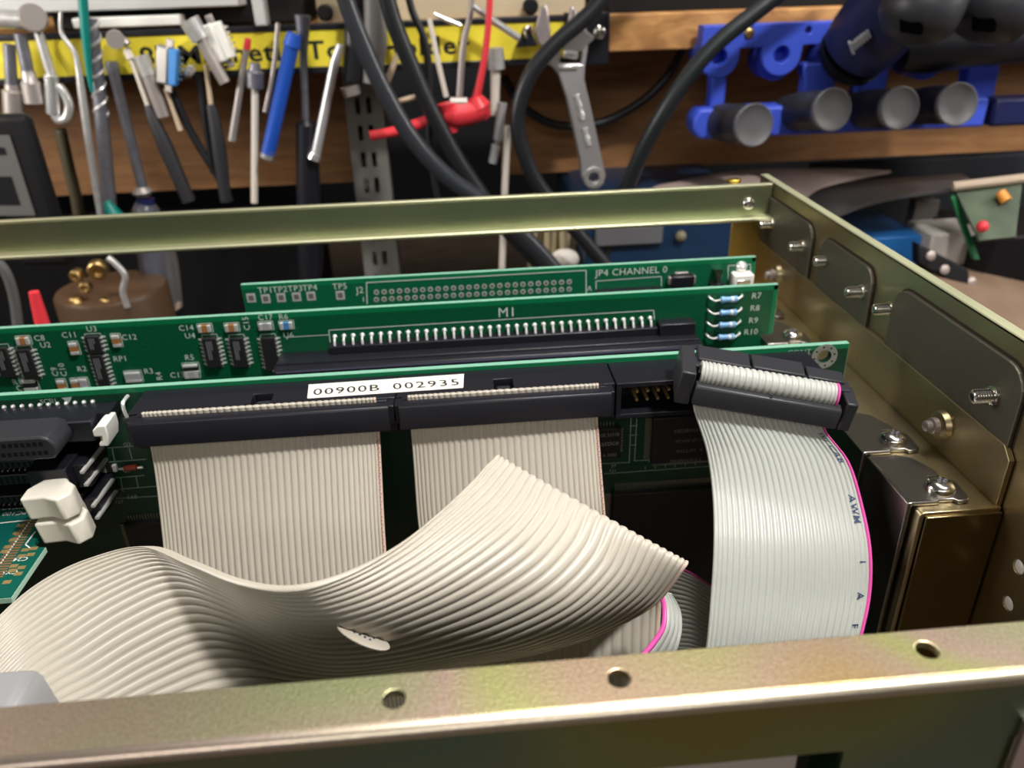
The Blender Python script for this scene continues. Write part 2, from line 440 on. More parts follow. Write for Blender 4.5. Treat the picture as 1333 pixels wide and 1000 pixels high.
MB().box(110, 112.8, 52, 279, ZT - .8, ZT + .2).build('panel_flange', mat('pale_green_zinc', (.55, .56, .37), .6, .85, noise=.1, nscale=40, bump=.1, bscale=1500), ch, bevel=.3)
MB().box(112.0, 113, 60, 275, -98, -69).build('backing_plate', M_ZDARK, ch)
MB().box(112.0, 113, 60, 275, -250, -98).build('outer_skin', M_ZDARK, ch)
STUDS = [(260.4, -80, 108.7), (234.7, -79.8, 108.7), (219.2, -79.4, 110.2), (195, -80, 108.7), (182.6, -80.1, 110.2), (137.2, -81, 108.7)]
for y, z, x in STUDS:
    mb = MB(); stud(mb, (x + .2, y, z), (-1, 0, 0), 1.35, 4.2); mb.build('threaded_stud', M_NICKEL, ch, smooth=True)
for y, z in ((118.6, -110.8), (118.2, -120.2)):
    MB().lathe((111.6, y, z), (-1, 0, 0), [(0, 1.5), (1.2, 1.5), (1.35, 1.3)], 20).build('bright_hole_disc', mat('hole_brightness', (.9, .88, .84), .5, .3), ch, smooth=True)  # added pale disc standing in for the brightness through each hole
# slot plate (bent inward into the bracket shelf) with two captive nuts
MB().plate([(127.5, -102), (275, -102), (275, -88.6), (130, -88.6), (127.5, -91)], [], FYZ(108.6), 1.2, .15).build('slot_plate', M_ZPANEL, ch)
for y, z in ((149.7, -95.4), (250, -94.6)):
    n1 = MB().lathe((108.6, y, z), (-1, 0, 0), [(0, 3.6), (1.2, 3.2), (1.6, 2.2)], 24).build('captive_nut', M_ZPANEL, ch, smooth=True)
    mb = MB(); mb.lathe((107.2, y, z), (-1, 0, 0), [(0, 1.9), (1.4, 1.9), (1.6, 1.3), (2.8, 1.3), (3.0, 1.0)], 18); mb.build('bolt_end', M_PEWTER, n1, smooth=True)
YS = 127.0
mb = MB()
sec = [(109.6, -102), (93.2, -102), (92.5, -102.3), (92.2, -103), (92.2, -240), (93.2, -240), (93.2, -103.2), (109.6, -103.2)]
mb.prism(sec, lambda u, v, w: (u, YS + w, v), 147); mb.build('bracket_shelf', M_ZPANEL, ch, fixn=True, bevel=.2)
MB().prism([(93.4, -102.9), (109.8, -102.9), (109.8, -240), (93.4, -240)], lambda u, v, w: (u, YS - .6 + w, v), .8).build('shelf_end', mat('bronze_zinc', (.20, .155, .075), .28, 1), ch, fixn=True, bevel=.3)
MB().box(-200, 110, 90, 275, -250, -246).build('cage_floor', M_ZPANEL, ch)
bp = MB().box(-190, 88, 110, 262, -236, -233).build('backplane', M_PCB_A, ch)

# ------------------------------------------------------------------ slot brackets
def bracket(yc, parent):
    y0, y1 = yc - 4.0, yc + 14.2
    tab = [(91.4, y0), (97, y0), (97.6, y0 + .6), (100.6, y0 + .6), (101.2, y0 - .4), (103.4, y0 - .2), (104.2, y0 + .6), (104.6, yc + 2.6), (103.8, yc + 3.4), (101.8, yc + 4.4), (99.6, yc + 4.4), (99.6, yc + 5.2), (102.6, yc + 5.2), (102.6, yc + 7.2), (100.4, y1 - 1.6), (97.4, y1), (91.4, y1)]
    mb = MB().prism(tab, lambda u, v, w: (u, v, -101.9 + w), .9)
    mb.prism([(91.4, y0), (91.4, y1), (90.5, y1), (90.5, y0)], lambda u, v, w: (u, v, -101.0 - w), 110)
    b = mb.build('bracket', M_BRACKET, parent, fixn=True, bevel=.25)
    m2 = MB(); pan_head(m2, (99.6, yc, -101), (0, 0, 1), 3.0, 2.3); sc = m2.build('bracket_screw', M_NICKEL, parent, smooth=True)
    m3 = MB(); cross_slot(m3, (99.6, yc, -101), (0, 0, 1), 1.7, 2.3)
    ob = m3.build('screw_recess', M_DSTEEL, sc)
    return b
for yc, lab in ((133.2, 'blank dark slot bracket nearest the front rail, screwed to shelf'), (153.0, 'blank dark slot bracket second from the front rail, beside the grey cable')):
    t = thing('slot_cover', lab, 'bracket', (91, yc, -211), 'blank slot brackets'); bracket(yc, t)
for yc, lab in ((133.2, 0), (153.0, 1)):
    pass

# ------------------------------------------------------------------ components that repeat
def soic(parent, c, pins=7, w=3.9, txt=True, Yf=0, pin_len=1.3):
    """small-outline chip on a face looking towards -y; c = centre on the face"""
    L = pins * 1.27 + .3
    x, z = c.x, c.z
    b = MB().box(x - w / 2, x + w / 2, Yf - 1.6, Yf - .15, z - L / 2, z + L / 2).build('chip', M_CHIP, parent, bevel=.18)
    mb = MB()
    for sgn in (-1, 1):
        for k in range(pins):
            zz = z + (k - (pins - 1) / 2) * 1.27
            xa, xb, xc = x + sgn * w / 2, x + sgn * (w / 2 + .55), x + sgn * (w / 2 + pin_len)
            mb.prism([(xa, Yf - .95), (xb, Yf - .9), (xb + sgn * .12, Yf - .12), (xc, Yf - .12), (xc, Yf + .02), (xb - sgn * .1, Yf + .02), (xb - sgn * .2, Yf - .75), (xa, Yf - .8)], lambda u, v, w_: (u, v, zz - .25 + w_), .5)
    mb.build('pin_row', M_SOLDER, b, fixn=True, kind='stuff')
    if txt:
        t = MB()
        for i, wd_ in enumerate((.62, .62, .3)):
            t.box(x - .95 + i * .62, x - .95 + i * .62 + .4, Yf - 1.63, Yf - 1.59, z + L * .40 - L * wd_, z + L * .40)
        t.build('chip_marking', M_CHIPINK, b)
    return b
def smd(parent, c, Yf, w, h, m, name='capacitor', vert=False):
    """two-terminal surface-mount part"""
    x, z = c.x, c.z; e = .28
    if vert:
        b = MB().box(x - w / 2, x + w / 2, Yf - 1.0, Yf, z - h / 2 + h * e, z + h / 2 - h * e).build(name, m, parent)
        MB().box(x - w / 2 - .03, x + w / 2 + .03, Yf - 1.05, Yf, z - h / 2, z - h / 2 + h * e).box(x - w / 2 - .03, x + w / 2 + .03, Yf - 1.05, Yf, z + h / 2 - h * e, z + h / 2).build('terminal', M_SOLDER, b, bevel=.1)
    else:
        b = MB().box(x - w / 2 + w * e, x + w / 2 - w * e, Yf - 1.0, Yf, z - h / 2, z + h / 2).build(name, m, parent)
        MB().box(x - w / 2, x - w / 2 + w * e, Yf - 1.05, Yf, z - h / 2 - .03, z + h / 2 + .03).box(x + w / 2 - w * e, x + w / 2, Yf - 1.05, Yf, z - h / 2 - .03, z + h / 2 + .03).build('terminal', M_SOLDER, b, bevel=.1)
    return b
class Silk(MB):
    def __init__(s, Yf): super().__init__(); s.Y = Yf
    def t(s, body, px, py, h, rot=0, align='LEFT', gap=1.05):
        q = at(px, py, s.Y - .06); a = radians(rot)
        return s.text(body, q, (cos(a), 0, sin(a)), (-sin(a), 0, cos(a)), h, align, gap=gap)
    def line(s, pts, w=.2):
        for (a, b) in zip(pts, pts[1:]):
            A = at(a[0], a[1], s.Y - .05); B = at(b[0], b[1], s.Y - .05); d = (B - A)
            if d.length < 1e-6: continue
            u = d.normalized(); n_ = Vector((-u.z, 0, u.x)) * w / 2
            s.add([A - n_, B - n_, B + n_, A + n_], [(0, 1, 2, 3)])
        return s
    def rect(s, c, w, h, lw=.18):        # outline round a part, c on the face
        for x0, x1, z0, z1 in ((c.x - w / 2, c.x + w / 2, c.z + h / 2 - lw, c.z + h / 2), (c.x - w / 2, c.x + w / 2, c.z - h / 2, c.z - h / 2 + lw), (c.x - w / 2, c.x - w / 2 + lw, c.z - h / 2, c.z + h / 2), (c.x + w / 2 - lw, c.x + w / 2, c.z - h / 2, c.z + h / 2)):
            s.add([(x0, s.Y - .05, z0), (x1, s.Y - .05, z0), (x1, s.Y - .05, z1), (x0, s.Y - .05, z1)], [(0, 1, 2, 3)])
        return s
def board_slab(parent, x0, x1, Yf, ztop, zbot, m, th=1.6):
    MB().prism([(x0, zbot), (89.8, zbot), (89.8, -99.5), (x1, -99.5), (x1, ztop - .08), (x0, ztop - .08)], lambda u, v, w: (u, Yf + w, v), th - .02).build('circuit_board', m, parent, fixn=True)
    MB().box(x0, x1 + .05, Yf + .03, Yf + th, ztop - .08, ztop).box(x1, x1 + .05, Yf, Yf + th, -99.4, ztop - .05).build('board_edge', M_PCBEDGE, parent)
    MB().box(x0, x1, Yf - .02, Yf, ztop - 1.5, ztop - .1).box(x1 - 1.2, x1, Yf - .02, Yf, -99.4, ztop - .1).build('mask_margin', M_MARGIN, parent)

# ------------------------------------------------------------------ board C (far, small)
YC = 235.6
bc = thing('channel_board', 'small green circuit board farthest back, marked CHANNEL 0', 'circuit board', (15, YC, -232.6))
zc = -82.9
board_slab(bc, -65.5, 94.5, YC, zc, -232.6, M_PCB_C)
sk = Silk(YC)
for i, px in enumerate((336, 355, 375, 394)):
    sk.t('TP%d' % (i + 1), px, 382 - i * 1.1, 2.0)
sk.t('TP5', 433, 377, 2.0).t('J2', 464, 382, 2.2).t('1', 471, 393, 1.7)
sk.t('JP4 CHANNEL 0', 775, 360, 2.3).t('A', 764, 379, 1.8)
sk.line([(478, 396), (477, 368), (763, 352), (763, 382)], .3)
sk.line([(776, 377), (776, 366), (861, 360), (861, 372)], .25)
sk.line([(948, 365), (948, 346), (977, 344), (977, 362)], .25)
sk.build('silkscreen', M_SILK, bc)
mb = MB(); m2 = MB()
for px, py in ((327, 388), (346, 389), (366, 387.5), (386, 386.5), (405, 385.5), (443, 384.5)):
    q = at(px, py, YC); mb.box(q.x - 1.35, q.x + 1.35, YC - .12, YC, q.z - 1.45, q.z + 1.45); m2.box(q.x - .75, q.x + .75, YC - .16, YC - .1, q.z - .8, q.z + .8)
mb.build('test_pad', M_TINPAD, bc, bevel=.08); m2.build('pad_centre', mat('tinned_pad_shade', (.16, .14, .13), .5, .2), bc)
mb = MB(); m2 = MB()
for k in range(26):
    for r_ in range(2):
        px = 490 + k * (741 - 490) / 25; py = (380.5 - (490 - 490) / 1) - k * 13.6 / 25 + r_ * 9.5
        q = at(px, py, YC); mb.lathe((q.x, YC, q.z), (0, -1, 0), [(0, .85), (.1, .85)], 12); m2.lathe((q.x, YC - .08, q.z), (0, -1, 0), [(0, .5), (.06, .5)], 10)
mb.build('plated_hole', M_TINPAD, bc, kind='stuff'); m2.build('hole_centre', mat('hole_shade', (.16, .15, .13), .5, .3), bc, kind='stuff')
# right-angle pin header
a = at(777, 377, YC - 2); b_ = at(860, 371, YC - 2)
hd = MB().box(a.x, b_.x, YC - 5, YC, a.z - 5, a.z - .6).build('pin_header', M_PLASTIC, bc, bevel=.2)
for k in range(8):
    x = a.x + (b_.x - a.x) * (k + .5) / 8
    MB().obox((x - .35, YC - 5.2, a.z - 3.4), (.7, 0, 0), (0, -.5, 0), (-.9, .0, 3.6)).build('header_pin', M_COPPER, hd)
q = at(886, 362, YC)
b1 = MB().box(q.x - 3.6, q.x + 3.6, YC - 3.2, YC, q.z - 2.2, q.z + 1.6).build('inductor', M_PLASTIC, bc, bevel=.4)
MB().box(q.x - 4.3, q.x - 2.6, YC - 2.2, YC - .2, q.z - 1.4, q.z + 1.1).box(q.x + 2.6, q.x + 4.3, YC - 2.2, YC - .2, q.z - 1.4, q.z + 1.1).box(q.x - 2.2, q.x + 2.2, YC - 1, YC - .1, q.z + 1.6, q.z + 2.2).build('terminal', M_PEWTER, b1, bevel=.2)
q = at(932, 358, YC)
MB().prism([(q.x - 1.4, q.z + 2.4), (q.x + 1.5, q.z + 2.4), (q.x + .9, q.z - 2.2), (q.x + .1, q.z - 2.2)], lambda u, v, w: (u, YC - 2 + w, v), 1.8).build('metal_tab', M_NICKEL, bc, fixn=True)
MB().box(q.x - 2.2, q.x + 2.4, YC - 3, YC, q.z - 5, q.z - 2.2).build('tab_base', M_PLASTIC, bc)
q = at(963, 356, YC)
b1 = MB().box(q.x - 3.2, q.x + 3.2, YC - 4.5, YC, q.z - 4, q.z + 1.0).build('ejector_block', M_WHITE, bc, bevel=.5)
MB().box(q.x - 2.2, q.x + 2.0, YC - 4.8, YC - 4.3, q.z - 2.8, q.z - .6).build('metal_clip', M_NICKEL, b1, bevel=.2)
MB().lathe((q.x + .2, YC, q.z + 2.2), (0, -1, 0), [(0, 1.9), (.4, 1.9), (1.6, 1.2), (2.2, .4)], 16).build('solder_joint', M_SOLDER, b1, smooth=True)
bracket(233.5, bc)

# ------------------------------------------------------------------ board B (middle)
YBf = 213.2
bb = thing('interface_board', 'green circuit board in the middle with long black connector', 'circuit board', (-25, YBf, -232.6))
zb = -83.8
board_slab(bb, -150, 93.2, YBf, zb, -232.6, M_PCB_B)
sk = Silk(YBf)
chips = [(8, 470, 7), (38, 472, 7), (277, 457, 7), (312, 457, 7), (353, 459, 8)]
for px, py, n_ in chips:
    q = at(px, py, YBf); soic(bb, q, n_, Yf=YBf, txt=(px != 353))
    sk.rect(Vector((q.x, 0, q.z)), 4.4, n_ * 1.27 + 1.6)
q = at(124, 447, YBf); soic(bb, q, 4, Yf=YBf); sk.rect(q, 4.4, 6.2)
q = at(133, 481, YBf); soic(bb, q, 8, Yf=YBf, w=3.2)
B1 = [(31, 443, 3.4, 2.0, M_CERAMIC, 0), (97, 453, 2.0, 3.4, M_CERAMIC, 1), (152, 443, 2.0, 3.4, M_CERAMIC, 1), (267, 427, 3.4, 2.0, M_CERAMIC, 0), (302, 426, 3.4, 2.0, M_CERAMIC, 0),
      (346, 424, 3.4, 2.0, M_CERGREY, 0), (373, 423, 3.4, 2.0, M_CERBLUE, 0), (40, 500, 3.6, 3.4, M_CHIP, 1), (81, 501, 1.9, 3.2, M_CERAMIC, 1), (99, 500, 1.9, 3.2, M_CERAMIC, 1), (110, 499, 1.9, 3.2, M_CERGREY, 1),
      (174, 490, 4.2, 3.0, M_CERGREY, 1), (249, 479, 4.0, 2.6, M_CHIP, 1), (250, 487.5, 3.8, 1.6, M_CERGREY, 0)]
for px, py, w, h, m, vt in B1:
    q = at(px, py, YBf); smd(bb, q, YBf, w, h, m, 'resistor' if m in (M_CHIP, M_CERBLUE) else 'capacitor', bool(vt)); sk.rect(q, w + .9, h + .9)
for s_, px, py, rot in (('C8', 45, 444, 0), ('U2', 53, 453, 0), ('C11', 81, 440, 0), ('U3', 113, 432, 0), ('C12', 159, 443, 0), ('RP1', 148, 471, 0), ('R2', 101, 484, 0), ('R3', 188, 487, 0), ('C9', 77, 490, 90), ('C10', 88, 490, 90),
                        ('C14', 233, 431, 0), ('U4', 241, 441, 0), ('C15', 326, 430, 90), ('C17', 336, 417, 0), ('R6', 363, 416, 0), ('U6', 369, 440, 0), ('U5', 309, 479, 0), ('R5', 241, 469, 0), ('C13', 222, 492, 0), ('R1', 17, 501, 0), ('C7', 22, 509, 0), ('R4', 212, 495, 90)):
    sk.t(s_, px, py, 1.75, rot)
sk.t('M1', 648, 413, 3.0)
for i, (s_, py) in enumerate((('R7', 389), ('R8', 405), ('R9', 421), ('R10', 436))):
    sk.t(s_, 978 - i * 2 - (4 if i == 3 else 0), py, 1.9)
sk.line([(430, 446), (428, 430), (851, 404), (852, 416)], .25)
sk.line([(373, 442), (375, 439), (428, 436)], .2)
sk.build('silkscreen', M_SILK, bb)
RY = [(384, 386), (401, 403), (417, 419), (433, 435)]
for i, (py, _) in enumerate(RY):
    xo = -1.2 * i
    A = at(923 + xo, py + 2, YBf); Bq = at(966 + xo, py, YBf); c = (A + Bq) / 2
    c.y = YBf - 1.5
    d = (Bq - A).normalized()
    c = c + d * .6 + Vector((0, 0, -.6))
    r_ = MB().lathe(c - d * 2.6, d, [(0, .55), (.25, .95), (1.1, .98), (1.3, .82), (3.9, .82), (4.1, .98), (5.0, .95), (5.2, .55)], 18).build('axial_resistor', M_RESBLUE, bb, smooth=True)
    MB().tube([A + Vector((0, .3, 0)), A + Vector((0, -.9, -.1)), A + Vector((1.4, -1.5, -.9)), c - d * 2.5], .33, 8, 4).tube([c + d * 2.5, Bq + Vector((-1.6, -1.5, -.6)), Bq + Vector((-.3, -.9, 0)), Bq + Vector((0, .3, 0))], .33, 8, 4).build('lead_wire', M_SOLDER, r_, smooth=True)
    MB().lathe(c + d * .6, d, [(0, .86), (.9, .86)], 18).build('colour_band', mat('pale_band', (.75, .75, .78), .4), r_, smooth=True)
# the long two-step connector with its row of solder tails
A = at(430, 447, YBf); Bq = at(852, 419, YBf); zr = (A.z + Bq.z) / 2
cn = MB().box(-51.8, 68.6, YBf - 7.5, YBf - .02, zr - 3.9, zr - 2.4).box(A.x, Bq.x + .3, YBf - 3.4, YBf - .02, zr - 2.5, zr - .1)
cn = cn.build('long_connector', M_PLASTIC, bb, bevel=.3)
MB().box(-52.4, 69.0, YBf - 10.5, YBf - 6, zr - 6.6, zr - 3.0).box(-50.5, 66.5, YBf - 9.2, YBf - 3, zr - 14, zr - 6.5).build('connector_shroud', M_PLASTIC, cn, bevel=.5)
MB().box(-51.5, 68, YBf - 10.58, YBf - 10.4, zr - 3.9, zr - 3.5).build('shroud_highlight', mat('blue_black_sheen', (.10, .10, .17), .3), cn)  # lighter strip paints the highlight along the shroud's top edge
MB().box(Bq.x + .6, 68.2, YBf - 4.5, YBf - .02, zr - 2.6, zr + 1.2).build('connector_end', M_PLASTIC, cn, bevel=.3)
pin0 = None
for k in range(36):
    x = at(436, 440, YBf).x + k * (at(846, 413, YBf).x - at(436, 440, YBf).x) / 35
    if pin0 is None:
        z_ = zr + .3
        pin0 = MB().tube([(x, YBf + .2, z_ + 1.3), (x, YBf - .8, z_ + 1.25), (x, YBf - 1.7, z_ + .6), (x + .05, YBf - 2.3, z_ - .8)], .36, 8, 3).lathe((x, YBf, z_ + 1.3), (0, -1, 0), [(0, .75), (.4, .5), (.7, .3)], 10).build('solder_tail', M_SOLDER, cn, smooth=True); x0 = x
    else: copy_part(pin0, (x - x0, 0, 0))
for k in range(36):
    pass
bracket(213.4, bb)

# ------------------------------------------------------------------ board A (front, single-board computer)
YA = 171.8
ba = thing('computer_board', 'nearest green circuit board carrying the black ribbon cable headers', 'circuit board', (-10, YA, -232.6))
za = -84.0
zs_ = za - .08
q = at(1073, 464, YA)
mb = MB().plate([(-190, -232.6), (89.8, -232.6), (89.8, -99.5), (95, -99.5), (95, zs_), (-190, zs_)], [circ(q.x, q.z, 1.7)], FXZ(YA), 1.58)
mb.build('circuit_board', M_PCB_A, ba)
MB().box(-190, 95.05, YA + .03, YA + 1.6, za - .08, za).box(95, 95.05, YA, YA + 1.6, -99.4, za - .05).build('board_edge', M_PCBEDGE, ba)
# lighter mask along the very top of the board
MB().box(-190, 95, YA - .02, YA, za - 1.3, za - .1).build('top_margin', M_MARGIN, ba)
mb = MB().plate(circ(q.x, q.z, 3.3, 28), [circ(q.x, q.z, 1.75, 28)], FXZ(YA - .12), .12)
ring = mb.build('mounting_ring', mat('tinned_ring', (.40, .42, .38), .45, .7), ba)
m2 = MB()
for k in range(8):
    a_ = 2 * pi * k / 8 + .2; m2.lathe((q.x + 2.55 * cos(a_), YA - .1, q.z + 2.55 * sin(a_)), (0, -1, 0), [(0, .28), (.06, .28)], 8)
m2.build('ring_via', M_CHIP, ring)
sk = Silk(YA)
sk.t('SCSI1', 53, 526, 1.25, gap=.95)
v0 = at(80, 518, YA - .06); sk.add([v0, v0 + Vector((2.4, 0, .1)), v0 + Vector((1.5, 0, -1.3)), v0 + Vector((.9, 0, -1.3))], [(3, 2, 1, 0)])
sk.t('CONT', 1024, 463, 1.5).t('roller', 1044, 463, .7)
sk.line([(1021, 466), (1020, 460), (1027, 459.5)], .2)
for L_ in ([(115, 585), (220, 578)], [(122, 603), (190, 598)], [(146, 584), (149, 600)], [(168, 583), (172, 598)], [(128, 624), (188, 619)], [(157, 622), (160, 640)], [(177, 620), (180, 635)], [(131, 639), (205, 633)], [(134, 650), (205, 646)],
           [(112, 576), (133, 640)], [(822, 534), (819, 603)], [(829, 545), (826, 600), (925, 594)], [(780, 604), (819, 602)], [(786, 617), (925, 607)], [(820, 555), (830, 554)], [(820, 567), (830, 566)], [(820, 580), (829, 579)]):
    sk.line(L_, .16)
for k in range(6):
    x = 845 + k * 13; sk.line([(x, 597 - k), (x, 602 - k)], .14); sk.line([(x - 5, 611 - k), (x - 5, 607 - k)], .14)
sk.t('R1', 137, 617, 1.0).t('Q3', 160, 615, 1.0).t('Q2', 161, 581, 1.0).t('160', 166, 650, 1.2).t('127', 150, 656, 1.0).t('37', 795, 609, 1.0).t('521', 793, 615, .9)
sk.build('silkscreen', mat('dim_white_ink', (.34, .42, .37), .6), ba)
# 40- and 34-way box headers
def header(x0, x1, notch, name, lab):
    P_ = [(x0, 160.6), (notch - 2.3, 160.6), (notch - 2.3, 166.5), (notch + 2.3, 166.5), (notch + 2.3, 160.6), (x1, 160.6), (x1, 171.8), (x0, 171.8)]
    h = MB().prism(P_, lambda u, v, w: (u, v, -94 + w), 9.0).build(name, M_PLASTIC, ba, fixn=True, bevel=.15, label=lab)
    MB().box(notch - 1.7, notch + 1.7, 160.9, 165.6, -93, -86.3).build('polarising_key', M_PLASTIC2, h, bevel=.4)
    return h
xa = atz(190, 507, -85).x; xm = atz(510, 500, -85).x + .6; xb = atz(792, 475, -85).x
header(-74.2, -15.6, atz(342, 516, -85).x, 'box_header', 'wider black box header on the left')
header(-15.3, 34.6, atz(655, 497, -85).x, 'box_header', 'narrower black box header in the middle')
# printer header: open box with pins
h = MB()
h.box(35.0, 84, 160.6, 171.8, -86.4, -85.2).box(35.0, 84, 160.6, 171.8, -94.6, -93.4).box(35.0, 36.2, 160.6, 171.8, -93.5, -86.2).box(82.8, 84, 160.6, 171.8, -93.5, -86.2).box(36, 83, 170.6, 171.8, -93.6, -86)
ph = h.build('box_header', M_PLASTIC, ba, bevel=.15, label='open black box header with bare pins')
for k in range(13):
    for r_ in range(2):
        x = 42.2 + k * 2.54 - 1.5; z_ = -89.4 - r_ * 2.2
        MB().box(x - .3, x + .3, 164, 171, z_ - .3, z_ + .3).build('header_pin', M_GOLD, ph)
# serial label across the headers
lz = -84.93
c4 = [atz(402, 501, lz), atz(604, 487, lz), atz(603, 505, lz), atz(400, 519, lz)]
MB().add(c4 + [p_ + Vector((0, 0, .05)) for p_ in c4], [(0, 1, 2, 3), (7, 6, 5, 4), (0, 4, 5, 1), (1, 5, 6, 2), (2, 6, 7, 3), (3, 7, 4, 0)]).build('serial_label', M_PAPER, ba, fixn=True, label='white sticker printed 00900B 002935')
ex = (c4[1] - c4[0]).normalized(); ey = (c4[0] - c4[3]).normalized()
Lw = (c4[1] - c4[0]).length
t0 = MB()
o0 = c4[3] + ey * 1.35 + ex * 1.1 + Vector((0, 0, .09))
t0.text('00900B', o0, ex, ey, 3.3, gap=1.12, bold=.008)
t0.text('002935', o0 + ex * (Lw * .50), ex, ey, 3.3, gap=1.18, bold=.008)
t0.build('label_print', M_BLKINK, ba)
# SCSI header and its D-shaped socket
xr = atz(122, 530, -87).x
sh = MB().box(-190, -83.6, 162.6, 171.8, -92.5, -87.2).build('scsi_connector', M_PLASTIC, ba, bevel=.35, label='black two-row connector at the left edge')
P_ = [(-190, -85.9), (-91.0, -85.9), (-89.4, -86.5), (-88.3, -88.5), (-88.4, -90.6), (-89.6, -91.6), (-190, -91.6)]
MB().prism(P_, lambda u, v, w: (u, 154.6 + w, v - .1), 9).build('connector_shell', M_PLASTIC2, sh, fixn=True, bevel=.5)
m2 = MB(); m3 = MB()
for k in range(26):
    for r_ in range(2):
        x = -91.2 - k * 1.27 + r_ * .5; z_ = -87.7 - r_ * 2.2
        m2.box(x - .42, x + .42, 154.55, 154.75, z_ - .5, z_ + .5)
m2.build('contact_slot', M_BLACK, sh, kind='stuff')
for k in range(20):
    x = -86.5 - k * 2.0; m3.lathe((x, YA, -87.0), (0, -1, 0), [(0, .55), (.4, .45), (.7, .2)], 8)
m3.build('solder_joint', M_SOLDER, sh, kind='stuff')
# white jumper block
j = thing('jumper_cap', 'small white plastic jumper block beside the left black header', 'jumper', (-82.3, 163, -93.2))
P_ = [(-84.2, -90.6), (-84.2, -89.1), (-82.9, -87.9), (-81.0, -87.9), (-81.0, -90.6), (-81.6, -93.2), (-83.6, -93.2), (-83.6, -92.3), (-82.6, -91.7), (-82.6, -90.6)]
MB().prism(P_, lambda u, v, w: (u + 1.2, 160.6 + w, v + .35), 6.6).build('jumper_body', M_WHITE, j, fixn=True, bevel=.3)
MB().box(-81.8, -80.9, 160.9, 161.5, -92.2, -90.4).build('jumper_contact', M_COPPER, j)
MB().box(-83.6, -80.8, 166, 171.6, -90.5, -87.2).build('jumper_base', M_PLASTIC, ba)
# glass diodes and little parts beside the left header
q = at(161, 525, 168)
c_ = MB().tube([q + Vector((0, 3, .3)), q + Vector((0, 0, .3)), q + Vector((0, -.8, -1)), q + Vector((.2, -.6, -4))], .42, 8, 4).build('standing_diode', M_SOLDER, ba, smooth=True)
MB().lathe(q + Vector((.2, -.6, -3.2)), (0, 0, -1), [(0, 1.1), (.5, 1.15), (.7, .8), (3.4, .8), (3.6, .5)], 14).build('diode_body', M_PLASTIC2, c_, smooth=True)
q = at(172, 607, YA); d_ = MB().lathe(q + Vector((-1.6, -.9, 0)), (1, 0, 0.05), [(0, .5), (.2, .75), (3, .75), (3.2, .5)], 14).build('glass_diode', mat('red_glass', (.28, .05, .025), .25), ba, smooth=True)
MB().cyl(q + Vector((-2.8, -.9, 0)), q + Vector((2.9, -.9, 0)), .3).build('diode_lead', M_SOLDER, d_)
smd(ba, at(144, 608, YA), YA, 3.4, 1.8, M_CHIP, 'resistor')
# big chips
def qfp(px0, px1, py0, py1, name='quad_chip', lab=None, pin=.9, pitch=.65):
    a_ = at(px0, (py0 + py1) / 2, YA); b2 = at(px1, (py0 + py1) / 2, YA); t_ = at((px0 + px1) / 2, py0, YA); u_ = at((px0 + px1) / 2, py1, YA)
    c_ = MB().box(a_.x, b2.x, YA - 2.2, YA - .2, u_.z, t_.z).build(name, M_CHIP, ba, bevel=.25, label=lab)
    mb = MB()
    x = a_.x + 1
    while x < b2.x - 1:
        mb.box(x - .13, x + .13, YA - .45, YA, u_.z - pin, u_.z).box(x - .13, x + .13, YA - .45, YA, t_.z, t_.z + pin); x += pitch
    z = u_.z + 1
    while z < t_.z - 1:
        mb.box(a_.x - pin, a_.x, YA - .45, YA, z - .13, z + .13).box(b2.x, b2.x + pin, YA - .45, YA, z - .13, z + .13); z += pitch
    mb.build('pin_row', mat('dull_tin', (.40, .38, .32), .4, .9), c_, kind='stuff')
    return c_, a_.x, b2.x, u_.z, t_.z
c1, x0, x1, z0, z1 = qfp(772, 806, 553, 592, lab='small square chip beside the narrower cable', pitch=.8)
t0 = MB()
t0.text('Lattice', (x1 - .5, YA - 2.26, -107.3), (1, 0, .02), (0, 0, 1), 1.5, 'RIGHT')
t0.text('1032E 33S1B', (x1 - .5, YA - 2.26, -104.6), (1, 0, .02), (0, 0, 1), .9, 'RIGHT').text('A 2032', (x1 - 1, YA - 2.26, -110.6), (1, 0, .02), (0, 0, 1), .9, 'RIGHT')
t0.build('chip_marking', mat('chip_print', (.30, .30, .30), .6), c1)
c2, x0, x1, z0, z1 = qfp(847, 960, 536, 595, lab='large square chip behind the grey cable', pin=1.6, pitch=.5)
t0 = MB()
for s_, h_, zz, xx in (('Winbond', 1.6, -114.6, 53.6), ('A  107TTFA', 1.0, -111.0, 54.2), ('OC-SP-AM-36', 1.0, -108.0, 54.4), ('VG2UO68P28A', 1.1, -105.1, 54.6)):
    t0.text(s_, (xx + 2.2, YA - 2.26, zz + h_), (-1, 0, 0), (0, 0, -1), h_, 'CENTER')
t0.build('chip_marking', mat('chip_print_dim', (.16, .16, .16), .6), c2)
qfp(792, 985, 632, 860, lab='very large chip low on the board', pin=2.2, pitch=.55)
qfp(176, 300, 672, 760, lab='chip left of the wider cable', pin=1.6, pitch=.7)
